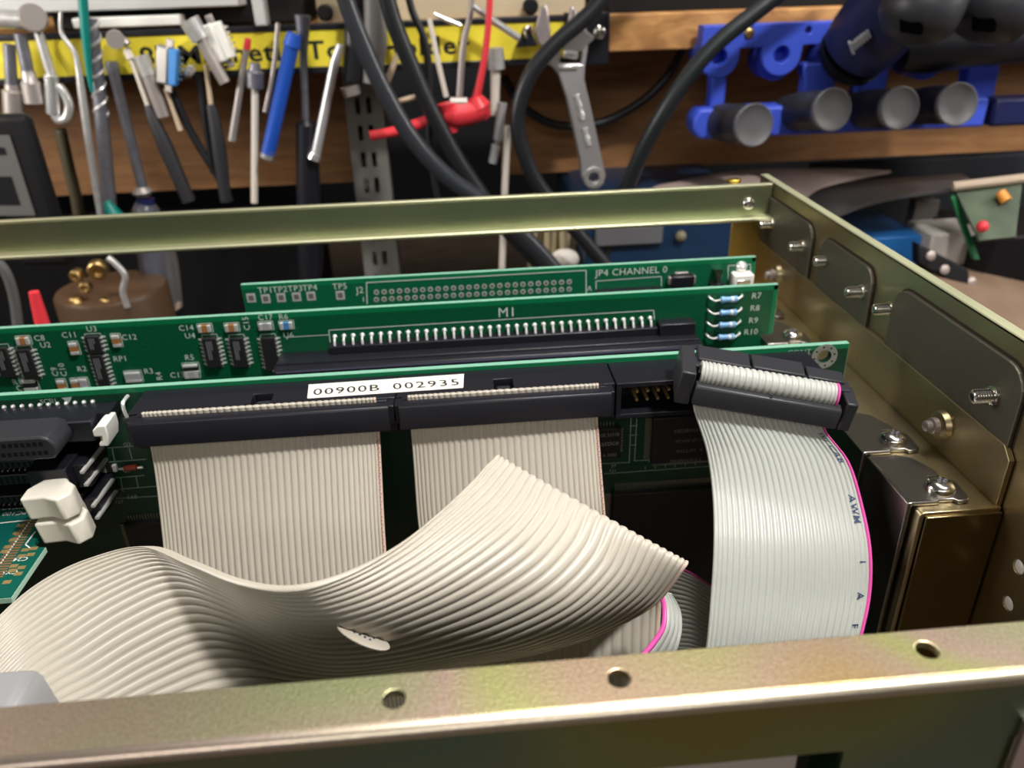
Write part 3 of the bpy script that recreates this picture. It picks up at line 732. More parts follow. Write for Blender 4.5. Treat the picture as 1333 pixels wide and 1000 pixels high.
# memory sockets
sock = None
for zt_, lab in ((-96.2, 'upper black memory socket, empty'), (-105.5, 'lower black memory socket holding a module')):
    so = MB().box(-190, -95.6, 163.5, 171.8, zt_ - 7.0, zt_ - 4.2).box(-190, -95.6, 163.5, 171.8, zt_ - 2.6, zt_ - .6)
    so.box(-190, -95.6, 167.5, 171.8, zt_ - 4.4, zt_ - 2.4)
    so.box(-98.2, -89.6, 157.5, 171.8, zt_ - 7.2, zt_).box(-89.7, -86.6, 160.5, 171.8, zt_ - 7.0, zt_ - 1.0)
    so = so.build('memory_socket', M_PLASTIC, ba, bevel=.25, label=lab)
    m2 = MB(); m3 = MB()
    for k in range(40):
        x = -99 - k * 1.27
        m2.box(x - .28, x + .28, 163.4, 163.6, zt_ - 2.3, zt_ - 1.0).box(x - .28, x + .28, 163.4, 163.6, zt_ - 6.6, zt_ - 4.7)
        m3.box(x - .1, x + .1, 163.0, 167.0, zt_ - 3.0, zt_ - 2.6)
    m2.build('contact_slot', M_BLACK, so, kind='stuff'); m3.build('contact', M_PEWTER, so, kind='stuff')
    for dz in (-1.2, -4.6):
        MB().obox((-87.0, 158.0, zt_ + dz), (.8, 0, 0), (.6, 11, 0), (0, 0, -.6)).build('socket_rib', mat('highlit_rib', (.42, .42, .40), .4), so)  # black ribs coloured pale to paint in their highlights
def latch(z0, z1, dx):
    P_ = [(-96.4, 150.2), (-91.6, 150.6), (-88.2, 149.0), (-86.0, 151.4), (-86.6, 155.0), (-88.9, 157.0), (-90.5, 161.5), (-94.3, 161.5), (-94.5, 157.4), (-96.6, 154.2)]
    MB().prism(P_, lambda u, v, w: (u + dx - (w * .12), v, z0 + w), z1 - z0).build('socket_latch', M_IVORY, ba, fixn=True, bevel=.55, seg=3, label='ivory plastic latch of a memory socket')
latch(-104.3, -98.6, .0)
latch(-111.0, -105.4, 1.0)

# ------------------------------------------------------------------ memory module
zm = -109.8
mm = thing('memory_module', 'small green memory board plugged in below the ivory latches', 'memory module', (-110, 150, zm - 1.2))
P_ = [(-190, 131.6), (-93.6, 131.6), (-93.6, 147.6), (-95.3, 147.9), (-96.6, 149.2), (-96.9, 150.8), (-96.2, 152.3), (-94.8, 153.2), (-93.8, 153.3), (-93.8, 167), (-190, 167)]
MB().prism(P_, lambda u, v, w: (u, v, zm - 1.2 + w), 1.2).build('module_board', M_PCB_M, mm, fixn=True)
MB().box(-93.62, -93.5, 131.6, 147.6, zm - 1.2, zm).box(-190, -93.6, 131.5, 131.62, zm - 1.2, zm).build('module_edge', mat('pale_board_edge', (.42, .62, .50), .5), mm)
sk = MB()
def mt(s_, px, py, h):
    q = atz(px, py, zm + .05); sk.text(s_, q, (-1, 0, 0), (0, -1, 0), h)
mt('PC100', 37, 665, 1.5); mt('POWMEM', 37, 657.5, 1.5); mt('C-181-A', 33, 651, 1.2); mt('C24', 38, 725, 1.3); mt('CY3', 25, 742, 1.3)
def ml(a, b, w=.3):
    A = atz(a[0], a[1], zm + .04); Bq = atz(b[0], b[1], zm + .04); u = (Bq - A).normalized(); n_ = Vector((-u.y, u.x, 0)) * w / 2
    sk.add([A - n_, Bq - n_, Bq + n_, A + n_], [(0, 1, 2, 3)])
ml((0, 681), (40, 677)); ml((40, 677), (0, 735)); ml((46, 692), (33, 709)); ml((33, 709), (40, 714))
sk.build('silkscreen', M_PAPER, mm)
mb = MB()
for k in range(22):
    t_ = k / 21
    a_ = Vector((44 - 44 * t_ * 1.0, 679 + 72 * t_)); 
    A = atz(a_.x - 1, a_.y, zm + .03); mb.box(A.x - 2.2, A.x + .8, A.y - .22, A.y + .22, zm + .02, zm + .06)
mb.build('copper_trace', mat('dull_copper', (.34, .17, .07), .4, .3), mm, kind='stuff')
mb = MB()
for px, py in ((27, 684), (22, 694), (17, 703), (10, 712), (6, 718), (33, 716), (28, 724), (40, 722), (44, 714), (16, 743), (28, 739), (9, 758), (24, 747), (18, 737)):
    A = atz(px, py, zm + .03); mb.box(A.x - .8, A.x + .8, A.y - .55, A.y + .55, zm + .02, zm + .07)
mb.build('gold_pad', M_GOLD, mm, kind='stuff')
MB().box(-190, -100.5, 137, 160, zm, zm + .03).build('mask_area', mat('dark_teal_mask', (.003, .085, .07), .35), mm)

# ------------------------------------------------------------------ ribbon cables
class Ribbon:
    """stations: lists of points from the first wire to the last; the surface runs through them all"""
    def __init__(s, stations, n, along=10, per=6):
        s.n = n; s.per = per
        J = n * per
        cross = []
        for st in stations:
            st = [Vector(p) for p in st]; row = []
            for j in range(J + 1):
                t = j / J * (len(st) - 1); i = min(int(t), len(st) - 2)
                row.append(catmull(st, i, t - i))
            cross.append(row)
        s.P = []
        m = len(cross)
        for i in range(m - 1):
            for k in range(along if i < m - 2 else along + 1):
                t = k / along
                s.P.append([catmull([cross[max(i - 1, 0)][j], cross[i][j], cross[i + 1][j], cross[min(i + 2, m - 1)][j]], 1, t) for j in range(J + 1)])
        s.I = len(s.P); s.J = J
    def normal(s, i, j):
        a = s.P[min(i + 1, s.I - 1)][j] - s.P[max(i - 1, 0)][j]; b = s.P[i][min(j + 1, s.J)] - s.P[i][max(j - 1, 0)]
        return a.cross(b).normalized()
    def pt(s, fi, fj, off):
        i = min(int(fi), s.I - 2); j = min(int(fj), s.J - 1); a = fi - i; b = fj - j
        p = (s.P[i][j] * (1 - a) + s.P[i + 1][j] * a) * (1 - b) + (s.P[i][j + 1] * (1 - a) + s.P[i + 1][j + 1] * a) * b
        return p + s.normal(i, j) * off
    def mesh(s, r=.48, w0=0, w1=None):
        w1 = s.n if w1 is None else w1
        j0, j1 = w0 * s.per, w1 * s.per; K = j1 - j0 + 1
        vs = []; fs = []
        for i in range(s.I):
            N_ = [s.normal(i, j) for j in range(j0, j1 + 1)]
            for sg in (1, -1):
                for j in range(j0, j1 + 1):
                    u = ((j % s.per) / s.per - .5) * 2
                    h = r * max(.14, sqrt(max(0, 1 - u * u)))
                    if j in (j0, j1): h = r * .25
                    vs.append(s.P[i][j] + N_[j - j0] * (h * sg))
        for i in range(s.I - 1):
            a, b = i * 2 * K, (i + 1) * 2 * K
            for k in range(K - 1):
                fs.append((a + k, a + k + 1, b + k + 1, b + k))
                fs.append((a + K + k, b + K + k, b + K + k + 1, a + K + k + 1))
            fs.append((a, b, b + K, a + K)); fs.append((a + K - 1, a + 2 * K - 1, b + 2 * K - 1, b + K - 1))
        for i in (0, s.I - 1):
            a = i * 2 * K
            for k in range(K - 1): fs.append((a + k, a + K + k, a + K + k + 1, a + k + 1))
        return MB().add(vs, fs)
def L2(p, q): return [Vector(p), Vector(q)]
def plug_for(parent, x0, x1, zoff=0.):
    P_ = [(155.3, -90.6), (155.3, -85.1), (155.7, -84.6), (157.9, -84.5), (157.9, -90.9)]
    pl = MB().prism(P_, lambda u, v, w: (x0 + w, u, v), x1 - x0).build('ribbon_plug', M_PLASTIC, parent, fixn=True, bevel=.12)
    MB().box(x0 + .6, x1 - .6, 159.1, 160.55, -91.6, -84.9).build('plug_body', M_PLASTIC, pl, bevel=.15)
    for xa_, xb_ in ((x0 - 1.0, x0 + 1.2), (x1 - 1.2, x1 + 1.0)):
        MB().box(xa_, xb_, 157.2, 160.5, -90.0, -85.3).build('plug_clip', M_PLASTIC, pl, bevel=.15)
    return pl
WE = 1.27
# wider beige cable
r1 = thing('ribbon_cable', 'wide beige ribbon cable plugged into the left black header', 'ribbon cable', (-45, 150, -190))
xl1, xr1 = -70.4, -19.6
st = [L2((xl1, 158.5, -83.75), (xr1, 158.5, -83.75)), L2((xl1, 158.5, -88), (xr1, 158.5, -88)), L2((xl1, 158.4, -92.5), (xr1, 158.4, -92.5)), L2((xl1, 156.6, -100), (xr1, 153.6, -100)), L2((xl1, 152.3, -112), (xr1, 145.6, -112)), L2((xl1 + .5, 146, -124), (xr1 + .5, 138, -124)), L2((xl1 + 2, 139, -140), (xr1 + 2, 131, -140)), L2((xl1 + 3, 130, -160), (xr1 + 3, 124, -160))]
R1 = Ribbon(st, 40, 8)
R1.mesh(.5, 0, 39).build('ribbon', M_BEIGE, r1, smooth='full')
R1.mesh(.5, 39, 40).build('edge_wire', mat('pink_beige_vinyl', (.64, .50, .42), .4), r1, smooth='full')
plug_for(r1, -72.6, -16.8)
m2 = MB()
def dots(R, fj, i0, i1, step, off):
    k = i0
    while k < i1:
        p_ = R.pt(k, fj, off); m2.ball(p_, .16, 6); k += step
dots(R1, R1.J - 3, 18, 44, .9, .5); dots(R1, R1.J - 4.5, 18.4, 44, .9, .5)
m2.build('red_dots', M_RED_DOT, r1, kind='stuff')
# narrower beige cable
r2 = thing('ribbon_cable', 'narrower beige ribbon cable plugged into the middle black header', 'ribbon cable', (10, 150, -190))
xl1, xr1 = -12.6, 30.4
st = [L2((xl1, 158.5, -83.75), (xr1, 158.5, -83.75)), L2((xl1, 158.5, -88), (xr1, 158.5, -88)), L2((xl1, 158.4, -92.5), (xr1, 158.4, -92.5)), L2((xl1, 156.2, -101), (xr1, 153.3, -101)), L2((xl1, 152.6, -112), (xr1, 146.4, -111)), L2((xl1 + .5, 148, -124), (xr1 + .5, 141, -124)), L2((xl1 + 1, 143, -140), (xr1 + 1, 138, -140)), L2((xl1 + 1, 139, -165), (xr1 + 1, 135, -165))]
R2 = Ribbon(st, 34, 8)
R2.mesh(.5, 0, 33).build('ribbon', M_BEIGE, r2, smooth='full')
R2.mesh(.5, 33, 34).build('edge_wire', MATS['pink_beige_vinyl'], r2, smooth='full')
plug_for(r2, -14.6, 32.9)
m2 = MB(); dots(R2, R2.J - 3, 18, 44, .9, .5); dots(R2, R2.J - 4.5, 18.4, 44, .9, .5)
m2.build('red_dots', M_RED_DOT, r2, kind='stuff')
# the waving, folded cable in front
rw = thing('ribbon_cable', 'folded beige ribbon cable waving in front behind the near rail', 'ribbon cable', (-10, 100, -150))
TOP = [((-75, 880), 98), ((0, 802), 110), ((55, 757), 115), ((118, 727), 117), ((190, 711), 115), ((248, 732), 104), ((312, 757), 94), ((380, 765), 89), ((450, 746), 91), ((520, 708), 97), ((575, 664), 104), ((614, 627), 111), ((630, 609), 115.5), ((640, 600), 118)]
BOT = [((50, 1040), 86), ((112, 995), 88), ((172, 972), 90), ((238, 955), 91), ((300, 940), 92), ((352, 927), 95), ((400, 915), 99), ((455, 900), 103), ((535, 881), 108), ((610, 864), 109), ((690, 851), 108.5), ((775, 826), 107.5), ((850, 788), 105), ((890, 742), 104)]
BUL = [0, 0, 0, 2, 4, 4, 2, -1, -6, -10, -12, -11.5, -6.5, -2.0]    # how far the middle stands back (+) or towards the lens (-)
st = []
for (tp, ty), (bt, by), bu in zip(TOP, BOT, BUL):
    A = at(tp[0], tp[1], ty); Bq = at(bt[0], bt[1], by); m_ = (A + Bq) / 2
    q1 = A * .72 + Bq * .28; q2 = A * .3 + Bq * .7
    dirn = Vector((0, .887, -.46))
    if bu > 0: dirn = Vector((0, .4, .9))
    st.append([A, q1 + dirn * bu * .85, q2 + dirn * bu * .95, Bq])
# over the fold and down behind
F = st[-1]
st.append([p + Vector((.8, 1.5, -.1)) for p in F])
st.append([p + Vector((.4 - 2.0 * k / 3, 2.7, -1.6)) for k, p in enumerate(F)])
st.append([p + Vector((-1 - 7 * k / 3, 4.0, -9)) for k, p in enumerate(F)])
e0, e1 = at(560, 905, 117), at(858, 845, 120)
st.append([e0 + (e1 - e0) * t + Vector((0, 3, 13)) for t in (0, .33, .67, 1)])
st.append([e0 + (e1 - e0) * t for t in (0, .33, .67, 1)])
st.append([e0 + (e1 - e0) * t + Vector((0, -3, -14)) for t in (0, .33, .67, 1)])
RW = Ribbon(st, 26, 9)
RW.mesh(.56, 0, 25).build('ribbon', M_BEIGE, rw, smooth='full')
RW.mesh(.56, 25, 26).build('edge_wire', MATS['pink_beige_vinyl'], rw, smooth='full')
m2 = MB(); dots(RW, RW.J - 2, 96, 118, 1.1, .5); m2.build('red_dots', M_RED_DOT, rw, kind='stuff')
# a round sticker standing off the cable
q = at(473, 829, 91.5)
u = (at(507, 845, 91.5) - at(439, 813, 91.5)); vd = ray(473, 829).normalized()
w_ = (at(478, 819, 91.5) - q) + vd * 3.6
poly = [(cos(2 * pi * k / 28), sin(2 * pi * k / 28)) for k in range(28)]
nn = u.cross(w_).normalized()
sp = MB().prism(poly, lambda a, b, h_: q + u * .5 * a + w_ * b + nn * h_, .15).build('round_sticker', mat('cream_sticker', (.52, .475, .395), .6), rw, fixn=True)
m2 = MB()
for k in range(9):
    a, b = -.45 + .1 * k, (-.1 if k % 2 else .25); m2.cbox(q + u * .5 * a + w_ * b - nn * .03, u.normalized() * .35, w_.normalized() * .5, nn * .05).cbox(q + u * .5 * a + w_ * b + nn * .18, u.normalized() * .35, w_.normalized() * .5, nn * .05)
m2.build('sticker_print', M_INK, sp)
# grey cable with its tilted plug
rg = thing('ribbon_cable', 'pale grey ribbon cable with a pink edge and tilted plug', 'ribbon cable', (68, 140, -180))
PL = at(905, 503, 150); PR = at(1104, 537, 143)
ex = (PR - PL).normalized(); PW = (PR - PL).length
ez = (Vector((0, -.10, 1)) - ex * ex.z).normalized(); ez = (ez - ex * ez.dot(ex)).normalized(); ey = ez.cross(ex)
def G(x, y, z): return PL + ex * x + ey * y + ez * z
def GB(mb, x0, x1, y0, y1, z0, z1): return mb.obox(G(x0, y0, z0), ex * (x1 - x0), ey * (y1 - y0), ez * (z1 - z0))
prof = [(0, -4.9), (0, -.6), (.5, 0), (2.6, .1), (2.6, -4.9)]
pl = MB().prism(prof, lambda u, v, w: G(.3 + w, u, v), PW - 1.4).build('plug_bar', M_PLASTIC2, rg, fixn=True, bevel=.25)
MB().lathe(G(PW * .5, .9, .0), ez, [(0, .5), (.15, .5), (.2, .35)], 14).build('bar_dimple', M_PLASTIC, pl)
mb = MB()
GB(mb, -1.6, PW + 1.6, 6.2, 10.2, -6.5, 1.6)
body = mb.build('plug_body', M_PLASTIC2, rg, bevel=.35)
mb = MB()
GB(mb, -3.3, .0, 1.5, 13.5, -6.2, 2.2); mb.build('plug_ear', M_PLASTIC2, rg, bevel=.4)
mb = MB(); GB(mb, PW - .2, PW + 2.4, 1.5, 9, -6, 1.2); mb.build('plug_ear', M_PLASTIC2, rg, bevel=.4)
mb = MB()
GB(mb, .6, 12.2, 8, 14.2, -5.5, 2.4); GB(mb, 12.8, 24.4, 8.4, 14.2, -5.5, 2.4); GB(mb, 25, PW + .4, 8.4, 13, -5.5, 2.3)
mb.build('plug_back', M_PLASTIC2, rg, bevel=.3)
# the ribbon loops over the bar: roll on top, then down in front
st = []
for k in range(9):
    a_ = -.5 + (pi + 1.0) * k / 8
    yy, zz = 4.4 + 2.2 * cos(a_), .9 + 2.3 * sin(a_)
    st.append([G(.9, yy, zz), G(PW - 1.9, yy, zz)])
RR = Ribbon(st, 26, 4)
RR.mesh(.55, 0, 25).build('ribbon_roll', M_GREY, rg, smooth='full')
RR.mesh(.58, 25, 26).build('edge_wire', M_PINK, rg, smooth='full')
bl, br = G(.9, 3.1, -3.5), G(PW - 2.2, 3.1, -3.5)
st = [L2(bl + ez * 2, br + ez * 2), L2(bl, br), L2(G(1.3, 2.2, -7), G(PW - 2.0, 2.2, -7)),
      L2(at(919, 585, 148.3), at(1106, 603, 142.5)), L2(at(927, 640, 142), at(1124, 662, 136.5)), L2(at(929, 700, 133), at(1134, 718, 130)), L2(at(926, 765, 126), at(1133, 775, 124.5)), L2(at(919, 840, 119), at(1120, 835, 119)), L2(at(905, 920, 114), at(1095, 915, 114)), L2(at(890, 980, 113), at(1070, 975, 113))]
for i in range(3, 8):
    A, Bq = st[i]; m_ = (A + Bq) / 2 + Vector((-.6, -1.2, .4)); st[i] = [A, m_, Bq]
RG = Ribbon(st, 26, 9)
RG.mesh(.55, 0, 25).build('ribbon', M_GREY, rg, smooth='full')
RG.mesh(.58, 25, 26).build('edge_wire', M_PINK, rg, smooth='full')
m2 = MB()
for s_, i0, j0, h_ in (('WI CAB', 19.0, 23.5, 1.7), ('AWM', 33.5, 23.3, 1.8), ('I', 47.0, 23.4, 1.6), ('A', 53.4, 23.2, 1.7), ('F', 59.6, 23.2, 1.6), (')', 64.2, 23.0, 1.6)):
    per_mm = 9 / 12.5
    m2.text(s_, None, (1, 0, 0), (0, 1, 0), h_, fn=lambda u, v: RG.pt(i0 + u * per_mm * 1.25, (j0 + (v - .7) / 1.27) * RG.per, .62), gap=1.15, bold=.012)
m2.build('cable_print', M_INK, rg)
# its loop coming back below
st = [[at(935, 768, 143), at(935, 812, 139), at(935, 860, 134)], [at(900, 745, 146), at(900, 795, 142), at(898, 850, 136)], [at(870, 733, 148), at(870, 790, 144), at(868, 850, 138)]]
RL = Ribbon(st, 20, 6); RL.mesh(.5, 1, 20).build('ribbon_loop', M_GREY, rg, smooth='full'); RL.mesh(.5, 0, 1).build('edge_wire', M_PINK, rg, smooth='full')
st = [[at(858, 770, 113), at(872, 772, 114)], [at(863, 790, 111), at(884, 795, 113)], [at(862, 815, 108), at(886, 818, 111)], [at(850, 835, 106), at(882, 840, 109)], [at(832, 856, 104), at(874, 862, 108)]]
RL = Ribbon(st, 5, 6); RL.mesh(.5, 1, 5).build('ribbon_loop', M_GREY, rg, smooth='full'); RL.mesh(.5, 0, 1).build('edge_wire', M_PINK, rg, smooth='full')

# ------------------------------------------------------------------ aluminium can and drive in the window
al = thing('metal_can', 'small silver aluminium box at the lower left behind near rail', 'component', (-66, 80, -95))
A = at(30, 872, 84)
sec = [(0, 0), (1.6, -.2), (2.3, -1.2), (3.4, -10), (-14, -10), (-14, 0)]
MB().prism(sec, lambda u, v, w: (A.x + u + .1, A.y - w, A.z + v), 13).build('can_body', M_ALU, al, fixn=True, bevel=.35)
dr = thing('drive_unit', 'black drive with a white label seen through the front window', 'drive', (0, 62, -120))
MB().box(-50, 37, 59, 64, -110, -76.4).build('drive_case', M_BLACK, dr, bevel=.3)
lx = at(1036, 990, 58.9).x
MB().box(-48, lx, 58.8, 59, -105, -76.9).build('drive_label', mat('dull_label', (.55, .50, .46), .6), dr)

# ------------------------------------------------------------------ shelf, back board, upright
YM = 450.0
def wbox(px0, px1, py0, py1, Y, d):          # box whose front face spans those pixels at depth Y
    a = at(px0, py0, Y); b = at(px1, py1, Y)
    return a.x, b.x, Y, Y + d, min(a.z, b.z), max(a.z, b.z)
zsh = at(1000, 12, 456).z; zsl = at(1000, 60, 456).z
sh = tag(MB().box(-420, 420, 456, 700, zsl, zsh).build('wooden_shelf', M_WOODEDGE, bevel=.8), 'wooden shelf board with pale plywood front edge above the tools', 'shelf')
bkz = at(560, 232, 520).z
tag(MB().box(-420, at(453, 150, 520).x, 520, 532, bkz, zsl - .5).build('back_board', M_WOODBACK), 'brown stained plywood board under the shelf, left of the slotted upright', 'board', 'plywood back boards')
tag(MB().box(at(652, 150, 520).x, 420, 520, 532, bkz, zsl - .5).build('back_board', M_WOODBACK), 'brown stained plywood board under the shelf behind the blue rack', 'board', 'plywood back boards')
up = thing('shelf_upright', 'grey slotted metal shelf upright below the tool holder bar', 'upright', (-43, 505, -250))
a = at(447, 120, 500); b = at(497, 120, 500)
zt = at(470, 105, 500).z
holes = []
for k in range(11):
    zz = zt - 14 - k * 15.6
    for xx in (.33, .62):
        xc = a.x + (b.x - a.x) * xx; holes.append(rrect(xc - 1.5, xc + 1.5, zz - 4.6, zz + 4.6, .8, 2))
MB().plate([(a.x, -250), (b.x, -250), (b.x, zt), (a.x, zt)], holes, FXZ(500), 1.5).build('slotted_face', M_GREYPAINT, up)
MB().box(a.x, a.x + 1.5, 501.5, 519, -250, zt).box(b.x - 1.5, b.x, 501.5, 519, -250, zt).box(a.x, b.x, 517, 519, -250, zt).build('channel_side', M_GREYPAINT, up)

# magnetic bar
mg = thing('magnetic_tool_holder', 'long black magnetic bar with yellow printed label holding tools', 'tool holder', (-60, YM, -45))
z0, z1 = -45.5, -22.0
MB().box(-300, 87, YM, YM + 6, z0, z0 + 3.2).box(-300, 87, YM, YM + 6, z1 - 3.0, z1).box(-300, 87, YM + 1.2, YM + 6, z0, z1).build('magnet_bar', M_PLASTIC, mg, bevel=.5)
xq = at(735, 50, YM).x
MB().box(-300, xq, YM + .9, YM + 1.25, z0 + 3.0, z1 - 2.8).build('yellow_label', M_YELLOW, mg)
MB().box(xq, 87.5, YM - 1.5, YM + 6, z0 - 1, z1 + 1).build('end_cap', M_PLASTIC, mg, bevel=.8)
t0 = MB(); q = at(163, 88, YM + .8)
xe = at(612, 62, YM + .8).x
t0.text('18" Magnetic Tool Holder', (q.x, YM + .8, (z0 + z1) / 2 - 4.8), (1, 0, 0), (0, 0, 1), 9.0, gap=1.1, bold=.022)
kx = (xe - q.x) / (max(v.x for v in t0.v) - q.x)
for v in t0.v: v.x = q.x + (v.x - q.x) * kx
t0.build('label_print', M_BLKINK, mg)
mb = MB(); p = at(780, 42, YM - 1.5); pan_head(mb, p, (0, -1, 0), 3.6, 2.4); mb.build('end_screw', M_NICKEL, mg, smooth=True)

# ------------------------------------------------------------------ hanging tools
YT = 441.0
G_T = 'tools on the magnetic bar'
def rod(name, label, cat, pts, r, m, Y=YT, n=12, sub=5, **kw):
    P_ = [at(p[0], p[1], p[2] if len(p) > 2 else Y) for p in pts]
    return tag(MB().tube(P_, r, n, sub).build(name, m, smooth=True, **kw), label, cat, G_T)
def multi(name, label, cat, pieces, Y=YT, group=G_T):
    """pieces: (part name, material, [(px, py)...], radii)"""
    q = pieces[-1][2][-1]; base = at(q[0], q[1], Y)
    t = thing(name, label, cat, base, group)
    for nm, m, pts, r in pieces:
        P_ = [at(p[0], p[1], p[2] if len(p) > 2 else Y) for p in pts]
        if isinstance(r, (list, tuple)) and len(r) == len(P_): MB().tube(P_, list(r), 16, 1).build(nm, m, t, smooth=True)
        else: MB().tube(P_, r, 16, 5).build(nm, m, t, smooth=True)
    return t
multi('nut_driver', 'short grey nut driver socket at the far left of bar', 'socket', [('hex_shank', M_DSTEEL, [(12, 58), (15, 112)], [2.8, 2.8]), ('socket', M_PEWTER, [(15, 110), (16, 117), (16, 119), (18, 150)], [3.2, 3.4, 4.6, 4.8])])
multi('nut_driver', 'second short grey nut driver socket, set slightly higher', 'socket', [('hex_shank', M_DSTEEL, [(26, 44), (36, 92)], [2.9, 2.9]), ('socket', M_PEWTER, [(36, 92), (39, 105), (40, 108), (45, 134)], [3.2, 3.6, 4.6, 4.8])])
t = multi('hook_tool', 'bright silver hook with a closed lower eye, leftmost long hanger', 'hook', [('shaft', M_STEEL, [(42, 14), (48, 34), (60, 75), (68, 100)], 2.3), ('bright_sleeve', M_CHROME, [(67, 98), (70, 148)], [3.4, 3.4]), ('eye', M_STEEL, [(70, 146), (76, 156), (86, 154), (90, 138), (84, 122), (76, 112)], 2.2)])
MB().lathe(at(43, 24, YT + 2), at(43, 24, YT - 6) - at(43, 24, YT + 2), [(0, 6), (2, 6.6), (6, 6.6), (8, 5.5)], 20).build('knurled_nut', M_PEWTER, t, smooth=True)
MB().cyl(at(-12, 24, YT), at(30, 26, YT), 4.6, 4.2).build('knurled_grip', M_STEEL, t, smooth=True)
rod('dental_pick', 'thin silver dental pick with a crooked tip', 'pick', [(79, 16), (79, 38), (84, 50), (97, 68), (102, 88), (106, 115), (115, 180), (127, 256), (134, 300)], [.8, .9, 1.1, 1.3, 1.5, 2.0, 2.0, 1.8, 1.4], M_STEEL)
rod('drill_bit', 'dark twist drill bit with a plain shank', 'drill bit', [(119, 24), (126, 90), (132, 150), (142, 260), (146, 300)], [2.8, 3.2, 3.4, 3.6, 3.6], M_DSTEEL, sub=1)
dbit = [o for o in bpy.data.objects if o.name == 'drill_bit'][0]
m2 = MB()
A, Bq = at(119, 24, YT), at(132, 150, YT); d = (Bq - A); u = d.normalized().orthogonal().normalized(); w_ = d.normalized().cross(u)
for ph in (0, pi):
    m2.tube([A + d * (k / 40) + (u * cos(ph + k * .5) + w_ * sin(ph + k * .5)) * 3.0 for k in range(41)], .8, 6, 1)
m2.build('flute_edge', M_STEEL, dbit, smooth=True)
rod('teal_strap', 'thin teal plastic strip hanging before the twist drill', 'strip', [(107, -10), (111, 40), (116, 95), (120, 120)], [2.3, 2.2, 1.4, .8], M_TEAL, Y=436)
rod('teal_tip', 'teal plastic tip beside the twist drill shank', 'clip', [(139, 262), (146, 276), (152, 286)], [1.5, 4.0, 5.0], M_TEAL, Y=436)
t = multi('screwdriver', 'long screwdriver with grey blade and clear plastic handle', 'screwdriver', [('blade', M_DSTEEL, [(145, 80), (148, 96), (149, 98), (186, 246)], [3.1, 3.1, 2.6, 2.6]), ('ferrule', M_PEWTER, [(184, 243), (186, 250), (188, 256)], [2.6, 5.6, 3.2]), ('inner_rod', M_NAVY, [(189, 258), (208, 400)], [4.6, 4.6])])
P_ = [at(x, y, YT) for x, y in ((188, 262), (192, 285), (206, 340), (214, 398))]
MB().tube(P_, [4, 8.5, 10.5, 10.0], 14, 3).build('clear_handle', M_CLEAR, t, smooth=True)
multi('ring_terminal', 'small round metal socket stuck high on the yellow label', 'socket', [('socket', M_PEWTER, [(150, 50, 446), (150, 52, 436)], [4.2, 4.2]), ('stub', M_PEWTER, [(155, 50), (167, 58)], [2.4, 2.0])])
multi('fine_screwdriver', 'slim screwdriver with pale blade and dark tapering handle', 'screwdriver', [('blade', M_PALESTICK, [(164, 64), (170, 76), (171, 78), (193, 140)], [1.7, 2.0, 1.1, 1.1]), ('handle', M_PLASTIC2, [(192, 137), (197, 150), (215, 190), (246, 262)], [1.6, 2.8, 3.9, 3.6])])
multi('nut_spinner', 'silver two-step cylinder tool left of the blue connector', 'socket', [('upper_barrel', M_STEEL, [(183, 72), (194, 98)], [3.8, 3.8]), ('lower_barrel', M_PEWTER, [(193, 97), (213, 152)], [3.6, 3.2])])
rod('pin_punch', 'small thin tan pin hanging below the blue connector', 'pin', [(215, 115), (222, 134), (235, 170)], [1.0, 1.0, 1.3], M_TAN, sub=1)
rod('black_lead', 'black lead drooping behind the blue connector', 'cable', [(222, 112), (240, 155), (262, 195), (285, 232), (300, 262)], 2.0, M_RUBBER, Y=447)
rod('black_lead', 'straight black lead hanging left of the slim dark handle', 'cable', [(258, 98), (268, 160), (278, 225)], 1.9, M_RUBBER, Y=447)
# two small multi-pin connectors clinging to the bar
def dsub(label, cx, cy, ang, m_face, Y=YT - 3):
    q = at(cx, cy, Y); a = radians(ang); ex_ = Vector((cos(a), -.25, sin(a))).normalized(); ez_ = Vector((-sin(a), 0, cos(a))); ey_ = Vector((0, 1, 0))
    t = thing('pin_connector', label, 'connector', q - ez_ * 8, 'loose connectors on the bar')
    MB().cbox(q - ex_ * 3.2, ex_ * 6.4, ey_ * 7, ez_ * 18).build('metal_shell', M_WHITE if m_face is M_WHITE else mat('pewter_grey', (.42, .40, .38), .35, .7), t, bevel=1.0)
    MB().cbox(q + ex_ * 2.2, ex_ * 4.6, ey_ * 6.4, ez_ * 17).build('insulator', m_face, t, bevel=.7)
    for k in range(5):
        MB().cyl(q + ex_ * 3.6 + ez_ * (-5 + k * 2.5), q + ex_ * 6.8 + ez_ * (-5 + k * 2.5), .6, n=8).build('pin', M_NICKEL, t)
    for s_ in (-1, 1):
        MB().cbox(q - ex_ * .2 + ez_ * 10.6 * s_, ex_ * 4, ey_ * 1.6, ez_ * 4).build('mounting_ear', M_PEWTER, t, bevel=.5)
    return t
dsub('small blue and grey multi-pin connector clinging to bar', 221, 86, -14, mat('sky_blue_plastic', (.04, .22, .58), .4))
dsub('small all-white multi-pin connector clinging to bar', 287, 54, 16, M_WHITE)
rod('ball_joint', 'small silver ball-ended stub right of the blue connector', 'socket', [(243, 90), (247, 93), (252, 97)], [3.0, 4.2, 2.4], M_CHROME, sub=1)
multi('socket_extension', 'silver socket extension slanting across the yellow label', 'socket', [('socket', M_STEEL, [(246, 26), (262, 52)], [5.0, 4.4]), ('neck', M_PEWTER, [(261, 50), (270, 68)], [3.0, 2.6]), ('shank', M_PEWTER, [(269, 66), (293, 108)], [3.0, 2.8])], Y=436)
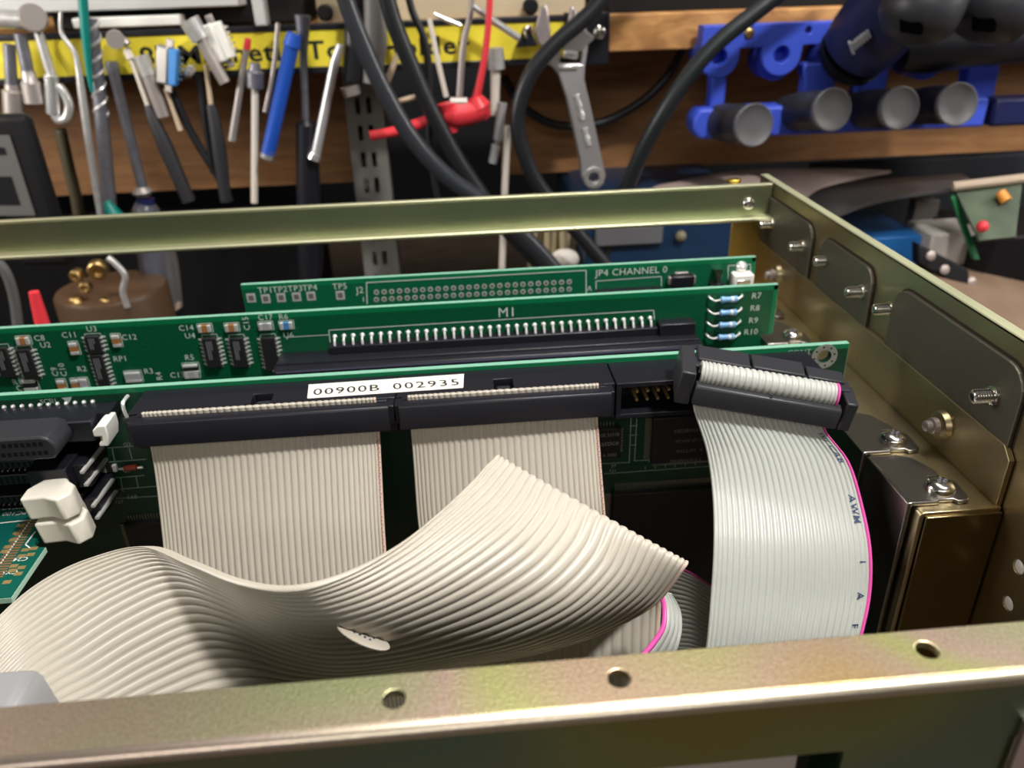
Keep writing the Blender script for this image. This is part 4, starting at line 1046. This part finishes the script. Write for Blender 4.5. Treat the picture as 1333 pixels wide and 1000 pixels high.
multi('scribe', 'slim scribe with tan blade and dark handle below extension', 'scribe', [('blade', M_TAN, [(268, 85), (275, 140)], [1.2, 1.2]), ('handle', M_PLASTIC2, [(274, 136), (278, 150), (286, 200), (294, 262)], [2.2, 3.0, 3.7, 3.0])])
multi('tan_pick', 'brown rod with a small red tip left of bit holder', 'pick', [('rod', M_PEWTER, [(321, 60), (302, 183)], [1.5, 2.0]), ('red_tip', M_RED, [(323, 50), (321, 64)], [1.6, 1.8])])
multi('bit_holder', 'grey bit holder with a long pale rod below', 'bit holder', [('holder', M_DSTEEL, [(332, 82), (332, 92), (332, 94), (332, 114)], [2.5, 3.2, 4.4, 4.4]), ('rod', M_PALESTICK, [(332, 114), (331, 264)], [1.8, 1.8])])
rod('thin_needle', 'thin brown needle rod left of the blue sleeve', 'pick', [(362, 30), (356, 90), (345, 146)], [1.2, 1.2, 1.2], M_PEWTER)
multi('blue_driver', 'bright blue sleeved driver with steel tip', 'driver', [('sleeve', M_BLUETUBE, [(384, 44), (380, 60), (379, 62), (349, 200)], [3.6, 4.4, 3.6, 3.6]), ('steel_tip', M_CHROME, [(350, 196), (347, 206)], [3.6, 3.4])], Y=434)
multi('screwdriver', 'slim grey blade screwdriver with long black handle', 'screwdriver', [('blade', M_DSTEEL, [(394, 20), (395, 70), (398, 160)], [4, 2.0, 2.0]), ('handle', M_PLASTIC, [(398, 156), (399, 162), (401, 230), (404, 340), (404, 372)], [3, 5.6, 6.3, 7.0, 5.5])])
multi('allen_driver', 'bright slanted silver hex rod with chrome tip', 'hex rod', [('rod', M_ALU, [(443, 58), (436, 80), (411, 202)], [1.7, 2.3, 2.5]), ('tip', M_CHROME, [(411, 200), (408, 207)], [3.1, 3.4])], Y=434)
multi('pliers', 'black and grey handled pliers hanging from bar in centre', 'pliers', [('black_handle', M_RUBBER, [(462, -10), (462, 60), (458, 105)], [4.5, 5.5, 5.0]), ('grey_handle', M_GREYHANDLE, [(489, -10), (488, 60), (484, 108)], [6.5, 6.0, 5.0]), ('pivot', M_PEWTER, [(455, 112), (459, 124)], [5, 4.5])], Y=440)
rod('tan_peg', 'short tan peg poking up beside thick cable', 'peg', [(518, 70), (504, 106)], [1.4, 1.7], M_TAN, sub=1)
rod('tan_peg', 'short tan peg lying level under the cables', 'peg', [(516, 133), (548, 124)], [1.3, 1.3], M_TAN, sub=1)
rod('pale_stick', 'pale ivory stick standing left of the red clip', 'stick', [(559, 24), (570, 80), (581, 126)], [1.3, 1.4, 1.4], M_PALESTICK, sub=1)
rod('hex_key', 'brown hex key with bent end above the red clip', 'hex key', [(614, -6), (612, 20), (603, 60), (598, 126)], [1.5, 1.5, 1.8, 1.8], M_PEWTER)
rod('bright_pin', 'bright white steel pin slanting across the yellow label', 'pin', [(616, 8), (640, 26), (676, 50)], [1.6, 1.8, 1.8], M_CHROME, sub=1, Y=436)
rod('silver_pin', 'short bright pin near the pale ivory stick', 'pin', [(566, 18), (582, 26), (600, 33)], [1.0, 1.2, 1.2], M_CHROME, sub=1)
multi('bit_driver', 'grey topped bit holder with pale rod beside the red wire', 'bit holder', [('holder', M_STEEL, [(644, 62), (646, 90)], [4.4, 4.6]), ('rod', M_PALESTICK, [(645, 90), (644, 150)], [2.6, 2.2])])
multi('hex_bit', 'silver grooved hex bit right below the red clip', 'bit', [('shank', M_ALU, [(654, 134), (648, 182)], [2.6, 2.6]), ('groove', M_PEWTER, [(648, 182), (646, 190)], [1.9, 1.9]), ('tip', M_ALU, [(646, 189), (641, 212)], [2.7, 2.2])], Y=432)
rod('white_rod', 'long white rod standing straight behind the far rail', 'rod', [(661, 164), (657, 250), (653, 360)], [1.9, 1.9, 1.9], M_PALESTICK, sub=1, Y=446)
# pale jaws of snips behind the wrench
t = thing('snips', 'pinkish steel snips with open jaws behind the chrome wrench', 'snips', at(700, 60, 446), G_T)
for pts in ([(711, 4), (703, 10), (695, 40), (700, 58), (716, 62), (716, 40), (714, 22)], [(742, 6), (750, 14), (752, 40), (742, 60), (730, 58), (738, 30)]):
    A = [at(x, y, 445) for x, y in pts]
    MB().prism([(p.x, p.z) for p in A], lambda u, v, w: (u, 445 - w, v), 3).build('jaw', mat('rosy_steel', (.55, .48, .48), .35, .8), t, fixn=True, bevel=.8)
t = thing('binder_clip', 'small black binder clip left of the chrome wrench', 'clip', at(690, 56, 444), G_T)
A = [at(x, y, 442) for x, y in ((683, 36), (690, 36), (700, 60), (672, 62))]
MB().prism([(p.x, p.z) for p in A], lambda u, v, w: (u, 442 + w, v), 6).build('clip_body', M_PLASTIC, t, fixn=True, bevel=.6)
MB().tube([at(686, 50, 440), at(684, 40, 440), at(689, 34, 440), at(694, 42, 440)], .8, 8, 4).build('clip_wire', M_NICKEL, t, smooth=True)

# adjustable wrench
YW = 430
t = thing('adjustable_wrench', 'chrome adjustable wrench hanging at the right end of bar', 'wrench', at(771, 246, YW))
def wpoly(pts): return [(p.x, p.z) for p in (at(x, y, YW) for x, y in pts)]
wm = mat('satin_chrome', (.52, .50, .51), .36, .6)
e = at(773, 231, YW)
slot = wpoly([(730, 64), (758, 68), (757, 83), (729, 83)])
body = wpoly([(738, 128), (728, 98), (720, 88), (709, 82), (704, 76), (708, 66), (722, 58), (734, 50), (742, 46), (752, 39), (756, 28), (761, 30), (765, 41), (774, 47), (773, 52), (766, 58), (765, 68), (762, 86), (761, 104), (766, 125), (773, 156), (784, 208), (789, 229), (786, 240), (778, 247), (769, 247), (761, 241), (757, 230), (755, 208), (744, 156)])
MB().plate(body, [slot, circ(e.x, e.z, 2.7)], lambda u, v, w: (u, YW + w, v), 6.5, .9).build('wrench_body', wm, t)
MB().plate(circ(e.x, e.z, 5.6), [circ(e.x, e.z, 3.0)], lambda u, v, w: (u, YW - .9 + w, v), .9, .2).build('eye_rim', M_CHROME, t)
q0 = at(733, 72, YW + 2); q1 = at(752, 74, YW + 2)
d = (q1 - q0)
prof = [(0, 2.0)]
for k in range(6): prof += [(d.length * (k + .35) / 6, 2.6), (d.length * (k + .85) / 6, 1.8)]
MB().lathe(q0 + Vector((0, -1.0, .9)), d, prof, 16).build('knurl', M_CHROME, t, smooth=True)
q = at(740, 87.5, YW - .4); MB().cbox(q + Vector((0, -.2, 0)), (9.5, 0, 0), (0, 1.5, 0), (0, 0, 1.9)).build('bright_web', M_CHROME, t, bevel=.4)
t0 = MB()
A, Bq = at(750, 122, YW - .5), at(770, 204, YW - .5); ex_ = (Bq - A).normalized(); ey_ = Vector((-ex_.z, 0, ex_.x))
for i0, n_ in ((.03, 8), (.55, 6)):
    for k in range(n_):
        p = A + (Bq - A) * (i0 + k * .052); t0.cbox(p, ex_ * .8, Vector((0, .7, 0)), ey_ * (2.8 if k % 3 else 3.6))
t0.build('embossed_lettering', M_CHROME, t, bevel=.2)

# red grabber clip on its red lead
t = thing('test_clip', 'red hooked test clip on a thin red lead', 'test clip', at(560, 170, 425))
Y = 425
def seg(nm, m, pts, r, Y=425, n=16, sub=4):
    P_ = [at(p[0], p[1], p[2] if len(p) > 2 else Y) for p in pts]; return MB().tube(P_, r, n, sub).build(nm, m, t, smooth=True)
seg('nozzle', M_RED, [(482, 177), (500, 174), (522, 169), (540, 163), (560, 156)], [2.6, 2.4, 2.7, 2.9, 2.6])
seg('barrel', M_RED, [(578, 150), (592, 150), (616, 146), (630, 140)], [4.0, 6.4, 5.8, 5.5])
seg('collar', M_RED, [(582, 134), (590, 172)], [5.0, 2.6])
seg('cap', M_RED, [(619, 126), (624, 140), (633, 154)], [3.4, 6.2, 3.0])
seg('lead', M_RED, [(638, -10), (635, 40), (629, 85), (620, 128)], [1.6, 1.6, 1.7, 2.2])
seg('grey_button', M_PEWTER, [(586, 134), (608, 134)], [2.8, 2.8])

# ------------------------------------------------------------------ cables hanging in front
def cable(label, pts, r, m=M_RUBBER, Y=420, grp='black cables'):
    P_ = [at(p[0], p[1], p[2] if len(p) > 2 else Y) for p in pts]
    if pts[0][1] < 0: P_ = [P_[0] + (P_[0] - P_[1]).normalized() * 45] + P_
    return tag(MB().tube(P_, r, 14, 7).build('cable', m, smooth='full'), label, 'cable', grp)
cable('thick black cable sweeping from top centre down behind the far rail', [(445, -15), (457, 20), (478, 72), (505, 128), (540, 185), (585, 232), (640, 270), (690, 315), (735, 365)], 4.2, mat('grey_black_cable', (.028, .031, .037), .30), 405)
cable('second black cable falling from the top, crossing behind red clip', [(500, -15), (513, 30), (535, 85), (552, 125), (572, 165), (600, 215), (640, 272), (672, 312), (730, 370)], 4.2, Y=420)
cable('thin black wire hanging between the two thick cables', [(530, -10), (538, 18), (552, 50), (558, 90), (558, 150), (560, 200), (570, 260)], 1.8, Y=424)
cable('black cable looping down left of the chrome wrench', [(800, -20), (765, 20), (725, 55), (695, 90), (678, 128), (674, 165), (684, 205), (704, 245), (745, 295), (800, 360)], 3.9, Y=415)
cable('thin black cable arcing across the brown board behind wrench', [(655, 100), (680, 138), (715, 160), (750, 164), (790, 157), (835, 132), (870, 98), (893, 55)], 2.6, Y=500)
cable('dark grey cable slanting left of the blue rack', [(1030, -20), (985, 15), (935, 55), (895, 100), (862, 150, 412), (835, 200, 418), (815, 250, 426), (795, 310, 432), (770, 370, 436)], 4.0, mat('slate_cable', (.016, .020, .023), .4), 410)

# ------------------------------------------------------------------ blue rack and handles
YR = 440
rk = thing('tool_rack', 'bright blue plastic tool rack screwed to the shelf edge', 'rack', at(1100, 175, YR))
a = at(916, 35, YR); b = at(1130, 26, YR); lo = at(916, 66, YR).z
zt2 = (a.z + b.z) / 2 + .2
h1, h2 = at(940, 74, YR), at(1018, 71, YR)
tabs = [(a.x, lo + 1)]
def lobe(c): return [(c.x + 10.5 * cos(t_), c.z + 10.5 * sin(t_)) for t_ in [pi + pi * k / 12 for k in range(13)]]
out = [(a.x, zt2), (a.x, h1.z)] + lobe(Vector((a.x + 9.8, 0, h1.z)))
lb1 = Vector((a.x + 9.8, 0, h1.z)); lb2 = Vector((h2.x, 0, h2.z))
XE = at(1275, 30, YR).x
out = [(a.x, zt2), (a.x - .5, lb1.z)] + lobe(lb1) + [(lb1.x + 10.5, lo + .5), (lb2.x - 10.5, lo + .5)] + lobe(lb2) + [(lb2.x + 11, lo + 1), (XE, lo + 1), (XE, zt2)]
s1_, s2_ = at(975, 43, YR), at(1053, 39, YR)
MB().plate(out, [circ(lb1.x, lb1.z, 4.3), circ(lb2.x, lb2.z, 4.3), circ(s2_.x, s2_.z, 1.8)], lambda u, v, w: (u, YR + w, v), 10, .5).build('upper_plate', M_BLUE, rk)
MB().lathe(lb1 + Vector((0, YR + 10, 0)), (0, 1, 0), [(0, 10.2), (12, 10.2)], 20).build('socket_tube', M_BLUE, rk, smooth=True)
for px in (1018, 1095, 1150, 1218):
    c = at(px, 80, YR); MB().lathe((c.x, YR + 9, c.z), (0, 1, 0), [(0, 10.5), (14, 10.5)], 20).build('socket_tube', M_BLUE, rk, smooth=True)
mb = MB(); pan_head(mb, (s1_.x, YR, s1_.z), (0, -1, 0), 2.8, 1.5); mb.build('rack_screw', M_BRASS, rk, smooth=True)
c0 = at(905, 138, YR - 6); c1 = at(1290, 124, YR - 6); zl = (c0.z + c1.z) / 2 - 1.5
hb = 15.5
MB().prism([(c0.x + 3, zl), (c0.x, zl - 5), (c0.x, zl - 11), (c0.x + 4, zl - hb), (c1.x, zl - hb), (c1.x, zl)], lambda u, v, w: (u, YR - 6 + w, v), 16).build('lower_bar', M_BLUE, rk, fixn=True, bevel=1.5)
for px, hw in ((935, 4), (1066, 8.5), (1134, 8.5), (1276, 9)):
    c = at(px, 100, YR + 4)
    MB().prism([(c.x - hw, zl - 2), (c.x + hw, zl - 2), (c.x + hw, lb2.z - 12), (c.x + hw * .6, lb2.z - 5), (c.x - hw * 1.2, lb2.z - 5), (c.x - hw * 1.2, lb2.z - 9), (c.x - hw, lb2.z - 13)], lambda u, v, w: (u, YR + 1.5 + w, v), 9).build('strut', M_BLUE, rk, fixn=True, bevel=1.2)
for i, (hx, hy, bx, by, lab) in enumerate(((982, 163, 928, 158, 'leftmost grey-capped dark handle in the blue rack'), (1084, 143, 1022, 146, 'second grey-capped dark handle from left in blue rack'), (1172, 141, 1108, 142, 'third grey-capped dark handle from left in blue rack'), (1247, 136, 1186, 138, 'rightmost grey-capped dark handle in the blue rack'))):
    q = at(hx, hy, 404); p = at(bx, by, 448)
    t = thing('screwdriver', lab, 'screwdriver', p - Vector((0, 0, 12)), 'capped handles in the blue rack')
    d = (q - p); L_ = d.length
    MB().lathe(p, d, [(0, 8.6), (L_ * .3, 9.8), (L_ * .72, 9.9), (L_ * .8, 9.0), (L_ - 3.2, 10.0)], 24).build('grip', M_PLASTIC2, t, smooth=True)
    MB().lathe(p + d.normalized() * (L_ - 3.4), d, [(0, 10.1), (2.5, 10.6), (3.2, 10.5), (3.5, 10.0), (2.6, 9.0), (2.2, 4), (2.1, .2)], 28).build('grey_cap', M_CAPGREY, t, smooth=True)
# fat rotary tools lying in the rack
Y = 410
t = thing('rotary_tool', 'fat navy blue tool body slanting above the rack', 'rotary tool', at(1090, 110, Y))
p = at(1108, 72, 425); q = at(1230, -70, 385); d = q - p
MB().lathe(p, d, [(0, 13), (3, 17.5), (12, 19), (70, 21)], 28).build('tool_body', M_NAVY, t, smooth=True)
MB().lathe(p, -d, [(0, 17.2), (5, 15.5), (9, 11), (10, 5)], 28).build('end_cap', M_BLACK, t, smooth=True)
m2 = MB(); A = at(1108, 62, 397); Bq = at(1130, 44, 396); u = (Bq - A)
for k in range(7): m2.cbox(A + u * (k / 6) + Vector((0, -.2, 0)), u.normalized() * 1.0, Vector((0, 2.5, .8)), Vector((-1.2, .4, 2.6)) * (1.9 if k == 0 else 1.05))
m2.build('worn_print', mat('grey_print', (.30, .30, .33), .6), t)
for (cx, cy, r_, lab) in ((1200, 10, 17, 'black domed tool end with a vent, left of two'), (1296, 8, 17.5, 'black domed tool end with a vent, right of two')):
    c = at(cx, cy, 362)
    t = thing('rotary_tool', lab, 'rotary tool', c - Vector((0, 0, r_)), 'black rotary tools over the rack')
    ax = Vector((.45, .35, .85)).normalized()
    MB().lathe(c - ax * 14, ax, [(0, r_ * .30), (1.5, r_ * .58), (4, r_ * .80), (9, r_ * .97), (16, r_), (60, r_ * 1.05)], 28).build('tool_body', M_PLASTIC2, t, smooth=True)
    vq = at(cx - 17 + (0 if cx < 1250 else -2), cy + 19, 350)
    n_ = (vq - (c + ax * 2)).normalized()
    vq = c + ax * 2 + n_ * (r_ * .93)
    MB().cbox(vq, n_ * 3.0, ax.cross(n_).normalized() * 9, (ax + Vector((-.5, 0, .2))) * 10).build('vent', mat('vent_hole_black', (.001, .001, .001), 1, spec=0.), t, bevel=.8)
t = thing('rotary_tool', 'dark barrel lying lowest, beneath the two domed tool ends', 'rotary tool', at(1240, 92, 420))
p, q = at(1166, 66, 424), at(1400, 40, 418)
MB().lathe(p, q - p, [(0, 6), (2, 11), (14, 12.5), (110, 12.5)], 24).build('tool_body', M_PLASTIC, t, smooth=True)
t = tag(MB().box(*wbox(1298, 1420, 128, 160, 432, 12)).build('dark_pouch', M_NAVY, bevel=2), 'dark navy pouch right of the grey-capped handles', 'pouch')

# ------------------------------------------------------------------ things standing on the shelf
def slab(name, label, cat, px0, px1, py0, py1, Y, d, m, bevel=.8):
    return tag(MB().box(*wbox(px0, px1, py0, py1, Y, d)).build(name, m, bevel=bevel), label, cat)
slab('metal_tray', 'pale grey metal tray on shelf at the top left', 'tray', -80, 312, -30, 8, 458, 90, M_LIGHTGREY)
slab('white_strip', 'white plastic strip lying on shelf behind the twist drill', 'strip', 92, 236, 24, 33, 457, 10, M_WHITE)
slab('white_box', 'small white box on shelf above the yellow label', 'box', 322, 348, -30, 34, 446, 10, M_LIGHTGREY)
ins = thing('instrument_case', 'cream painted instrument case with black feet on the shelf', 'instrument', at(580, 20, 470))
x0, x1, y0, y1, z0, z1 = wbox(402, 762, -60, 21, 462, 120); MB().box(x0, x1, y0, y1, z0, z1).build('case', M_CREAM, ins, bevel=1.5)
for px, py in ((424, 16), (690, 8)):
    q = at(px, py, 462); MB().lathe(q, (0, -1, 0), [(0, 4), (5, 4), (6, 3)], 18).build('knob', M_BLACK, ins, smooth=True)
slab('black_case', 'long black case on shelf at the top right', 'case', 790, 1110, -60, 10, 470, 120, M_BLACK, 2)
slab('dark_case', 'dark case on shelf behind the grey tray', 'case', 60, 400, 0, 30, 475, 100, M_BLACK, 2)

# ------------------------------------------------------------------ clutter behind the far rail
t = thing('power_adapter', 'black power adapter with a grey label at the left edge', 'adapter', at(20, 290, 410))
A, Bq, C_ = at(-40, 150, 408), at(32, 150, 408), at(74, 285, 408)
e1 = (Bq - A); e2 = (C_ - Bq)
MB().obox(A, e1, e2 * 1.5, (0, 9, 0)).build('adapter_case', M_BLACK, t, bevel=3, seg=3)
LA = at(-40, 176, 407.4); LB = at(12, 176, 407.4)
MB().obox(LA, LB - LA, e2 * .78, (0, .5, 0)).build('adapter_label', mat('grey_sticker', (.10, .097, .095), .5), t)
MB().obox(at(-40, 192, 407.1), (at(5, 192, 407.1) - at(-40, 192, 407.1)), e2 * .07, (0, .5, 0)).obox(at(-40, 230, 407.1), (at(14, 230, 407.1) - at(-40, 230, 407.1)), e2 * .28, (0, .5, 0)).build('adapter_window', M_BLACK, t)
rod('red_probe', 'red plastic probe standing behind the middle board, far left', 'probe', [(44, 380), (48, 395), (56, 425), (66, 470), (90, 640)], [2.0, 2.4, 3.0, 3.2, 3.2], M_RED, Y=330)
cable('grey cable curving down at the left edge behind boards', [(-10, 335), (6, 352), (16, 378), (22, 412), (26, 460)], 2.2, mat('mid_grey_cable', (.10, .10, .10), .5), 350)
cable('thin tan cord slanting behind the hook tool', [(78, 168), (90, 220), (100, 262), (110, 330)], 3.2, mat('olive_cord', (.06, .05, .025), .6), 480, 'cords')
bn = thing('parts_jar', 'brown jar of brass fittings behind the middle board', 'jar', at(130, 470, 395))
q = at(128, 378, 400)
MB().lathe((q.x, 415, -250), (0, 0, 1), [(0, 26), (30, 28), (q.z + 250 - 6, 28), (q.z + 250 - 4, 27)], 28).build('jar_body', mat('brown_jar', (.075, .042, .022), .4), bn, smooth=True)
for px, py, r_, hex_, lab in ((102, 357, 3.4, 1, 'small hexagonal brass fitting at the top left of the heap'), (128, 350, 5, 0, 'large round brass fitting on top of the jar heap'), (113, 374, 3.2, 1, 'smallest hexagonal brass fitting in the middle of the heap'), (142, 398, 4.6, 1, 'large hexagonal brass fitting low in the jar heap'), (168, 404, 3.6, 0, 'round brass fitting at the right foot of the heap'), (102, 394, 4.2, 0, 'round brass fitting at the left foot of the heap')):
    q = at(px, py, 398); ax = Vector((random.uniform(-.6, .6), -1, random.uniform(-.2, .9)))
    tag(MB().lathe(q, ax, [(-2, r_ * .8), (-1, r_), (3, r_), (4, r_ * .85), (4.1, r_ * .45), (2, r_ * .4)], 6 if hex_ else 16).build('brass_fitting', M_BRASS, bevel=.15), lab, 'fitting', 'brass fittings in the brown jar')
tag(MB().tube([at(140, 335, 392), at(152, 345, 392), at(163, 360, 392), at(160, 380, 392), at(166, 400, 392)], 1.6, 10, 5).build('bent_wire', M_STEEL, smooth=True), 'bent bright wire hook above the brown jar', 'wire')
# petrol blue case
t = thing('tool_case', 'dark petrol blue plastic case behind the far rail', 'case', at(850, 345, 470))
x0, x1, y0, y1, z0, z1 = wbox(762, 985, 268, 420, 430, 120)
MB().prism([(x0, -250), (x1, -250), (x1, z1 - 14), (x1 - 14, z1), (x0 + 6, z1), (x0, z1 - 6)], lambda u, v, w: (u, 430 + w, v), 120).build('case_body', M_TOOLBOX, t, fixn=True, bevel=2, seg=3)
q = at(815, 306, 430); MB().box(q.x - 18, q.x + 20, 426, 431, q.z - 5, q.z + 6).build('case_latch', mat('grey_latch', (.12, .12, .13), .5), t, bevel=1)
q = at(885, 306, 430); MB().ball((q.x, 428, q.z), 3.2, 12).build('latch_button', mat('olive_button', (.18, .16, .10), .5), t, smooth=True)
# bundle of cream sticks
q0 = at(690, 300, 450)
for k in range(9):
    px = 690 + k * 7.2; lean = random.uniform(-3, 3)
    tag(MB().tube([at(px + lean, 285 + random.uniform(-6, 10), 452 + (k % 3) * 3), at(px - lean, 420, 452 + (k % 3) * 3)], 1.9, 10, 1).build('wooden_stick', mat('aged_stick', (.40, .33, .20), .6)), 'upright cream wooden stick in a bundle left of blue case', 'stick', 'bundled wooden sticks')
tag(MB().ball(at(735, 338, 440), 9, 12, (1, .7, .7)).build('cotton_ball', mat('cotton', (.7, .66, .6), .9), smooth=True), 'white cotton tuft beside the bundled wooden sticks', 'cotton')
# cloth behind the right corner
def sheet(name, label, cat, rows, m, th=1.5):
    P_ = [[at(*p) for p in r_] for r_ in rows]
    R_ = Ribbon(P_, 6, 8, 4)
    vs = []; fs = []; K = R_.J + 1
    for sg in (0, -1):
        for i in range(R_.I):
            for j in range(K): vs.append(R_.P[i][j] + Vector((0, 0, sg * th)))
    M_ = R_.I * K
    for i in range(R_.I - 1):
        for j in range(K - 1):
            a_ = i * K + j; fs.append((a_, a_ + 1, a_ + K + 1, a_ + K)); fs.append((M_ + a_, M_ + a_ + K, M_ + a_ + K + 1, M_ + a_ + 1))
    for i in range(R_.I - 1):
        for j in (0, K - 1):
            a_ = i * K + j; fs.append((a_, a_ + K, M_ + a_ + K, M_ + a_))
    for j in range(K - 1):
        for i in (0, R_.I - 1):
            a_ = i * K + j; fs.append((a_, a_ + 1, M_ + a_ + 1, M_ + a_))
    return tag(MB().add(vs, fs).build(name, m, smooth=True, fixn=True), label, cat)
sheet('cloth', 'pale rose cloth crumpled behind the right end of far rail', 'cloth', [[(845, 262, 420), (920, 254, 420), (990, 258, 420), (1040, 270, 420)], [(850, 244, 450), (920, 234, 450), (1000, 232, 450), (1070, 242, 450)], [(880, 236, 490), (950, 224, 490), (1040, 219, 490), (1160, 222, 490)]], M_CLOTH)
sheet('bent_sheet', 'dark grey bent plastic sheet right of the cloth', 'sheet', [[(1055, 294, 430), (1130, 264, 430), (1200, 250, 430), (1262, 243, 430)], [(1020, 258, 450), (1120, 248, 455), (1200, 238, 460), (1262, 232, 460)], [(1010, 242, 480), (1120, 235, 485), (1200, 230, 490), (1250, 226, 490)]], mat('dark_grey_sheet', (.06, .057, .06), .45), 2)
slab('blue_box', 'small bright blue box with pale label right of cage', 'box', 1136, 1192, 310, 352, 440, 60, M_BLUEBOX, 1)
x0, x1, y0, y1, z0, z1 = wbox(1154, 1188, 331, 348, 439.5, 1)
slab('grey_stand', 'thin grey metal stand leg behind the blue box', 'stand', 1193, 1206, 262, 345, 470, 8, mat('stand_grey', (.13, .12, .11), .5), .5)
slab('white_block', 'dull white foam block beside the upright green board', 'block', 1215, 1272, 305, 345, 430, 30, mat('foam', (.40, .37, .34), .8), 1.5)
slab('black_box', 'large black box at the right edge under the green board', 'box', 1270, 1400, 310, 420, 425, 60, M_BLACK, 2)
slab('dark_blue_panel', 'dark slate panel far behind on the right', 'panel', 1060, 1500, 214, 345, 640, 10, mat('slate_panel', (.022, .026, .034), .6), 1)
t = thing('salvaged_board', 'upright green circuit board with orange and red parts, right edge', 'circuit board', at(1290, 315, 420))
A, Bq, C_, D_ = at(1243, 246, 430), at(1331, 236, 425), at(1322, 308, 400), at(1275, 313, 402)
nrm = (Bq - A).cross(D_ - A).normalized()
MB().prism([(0, 0), (1, 0), (1, 1), (0, 1)], lambda u, v, w: (A * (1 - u) + Bq * u) * (1 - v) + (D_ * (1 - u) + C_ * u) * v + nrm * w, 1.6).build('board', mat('dusty_green', (.06, .085, .05), .6, noise=.3, nscale=60), t, fixn=True)
MB().tube([at(1240, 243, 428), at(1333, 232, 424)], 2.6, 8, 1).build('cream_spacer', mat('cream_spacer', (.45, .36, .27), .6), t)
MB().obox(at(1238, 255, 428), at(1246, 255, 428) - at(1238, 255, 428), at(1268, 338, 412) - at(1238, 255, 428), (0, 3, 0)).build('green_edge', mat('bright_green_edge', (.01, .14, .04), .4), t, bevel=.4)
MB().cyl(at(1302, 250, 418), at(1310, 262, 414), 2.6, 3.0).build('orange_capacitor', M_ORANGE, t, smooth=True)
MB().ball(at(1279, 295, 402), 3.2, 12).build('red_light', M_RED, t, smooth=True)
sheet('brown_card', 'brown card lying on the bench right of the cage', 'card', [[(1175, 420, 360), (1270, 450, 360), (1360, 480, 360)], [(1200, 352, 410), (1290, 378, 400), (1380, 400, 400)], [(1215, 330, 440), (1300, 352, 440), (1400, 370, 440)]], M_CARD, 1)
t = thing('black_bracket', 'black perforated bracket lying left of the black box', 'bracket', at(1235, 370, 410))
A, Bq = at(1196, 318, 412), at(1262, 352, 405); 
MB().obox(A, Bq - A, at(1196, 345, 408) - A, (0, 8, 0)).build('bracket_plate', M_BLACK, t, bevel=1)
for px, py in ((1211, 333), (1229, 351), (1264, 367)):
    MB().lathe(at(px, py, 404), (0, -1, .3), [(0, 2.6), (1, 2.6), (1.6, 1.6)], 14).build('washer', mat('dull_washer', (.45, .38, .35), .5, .5), t, smooth=True)
slab('dark_bin', 'dark storage bin deep behind the boards', 'bin', -60, 430, 285, 560, 560, 120, M_BLACK, 2)
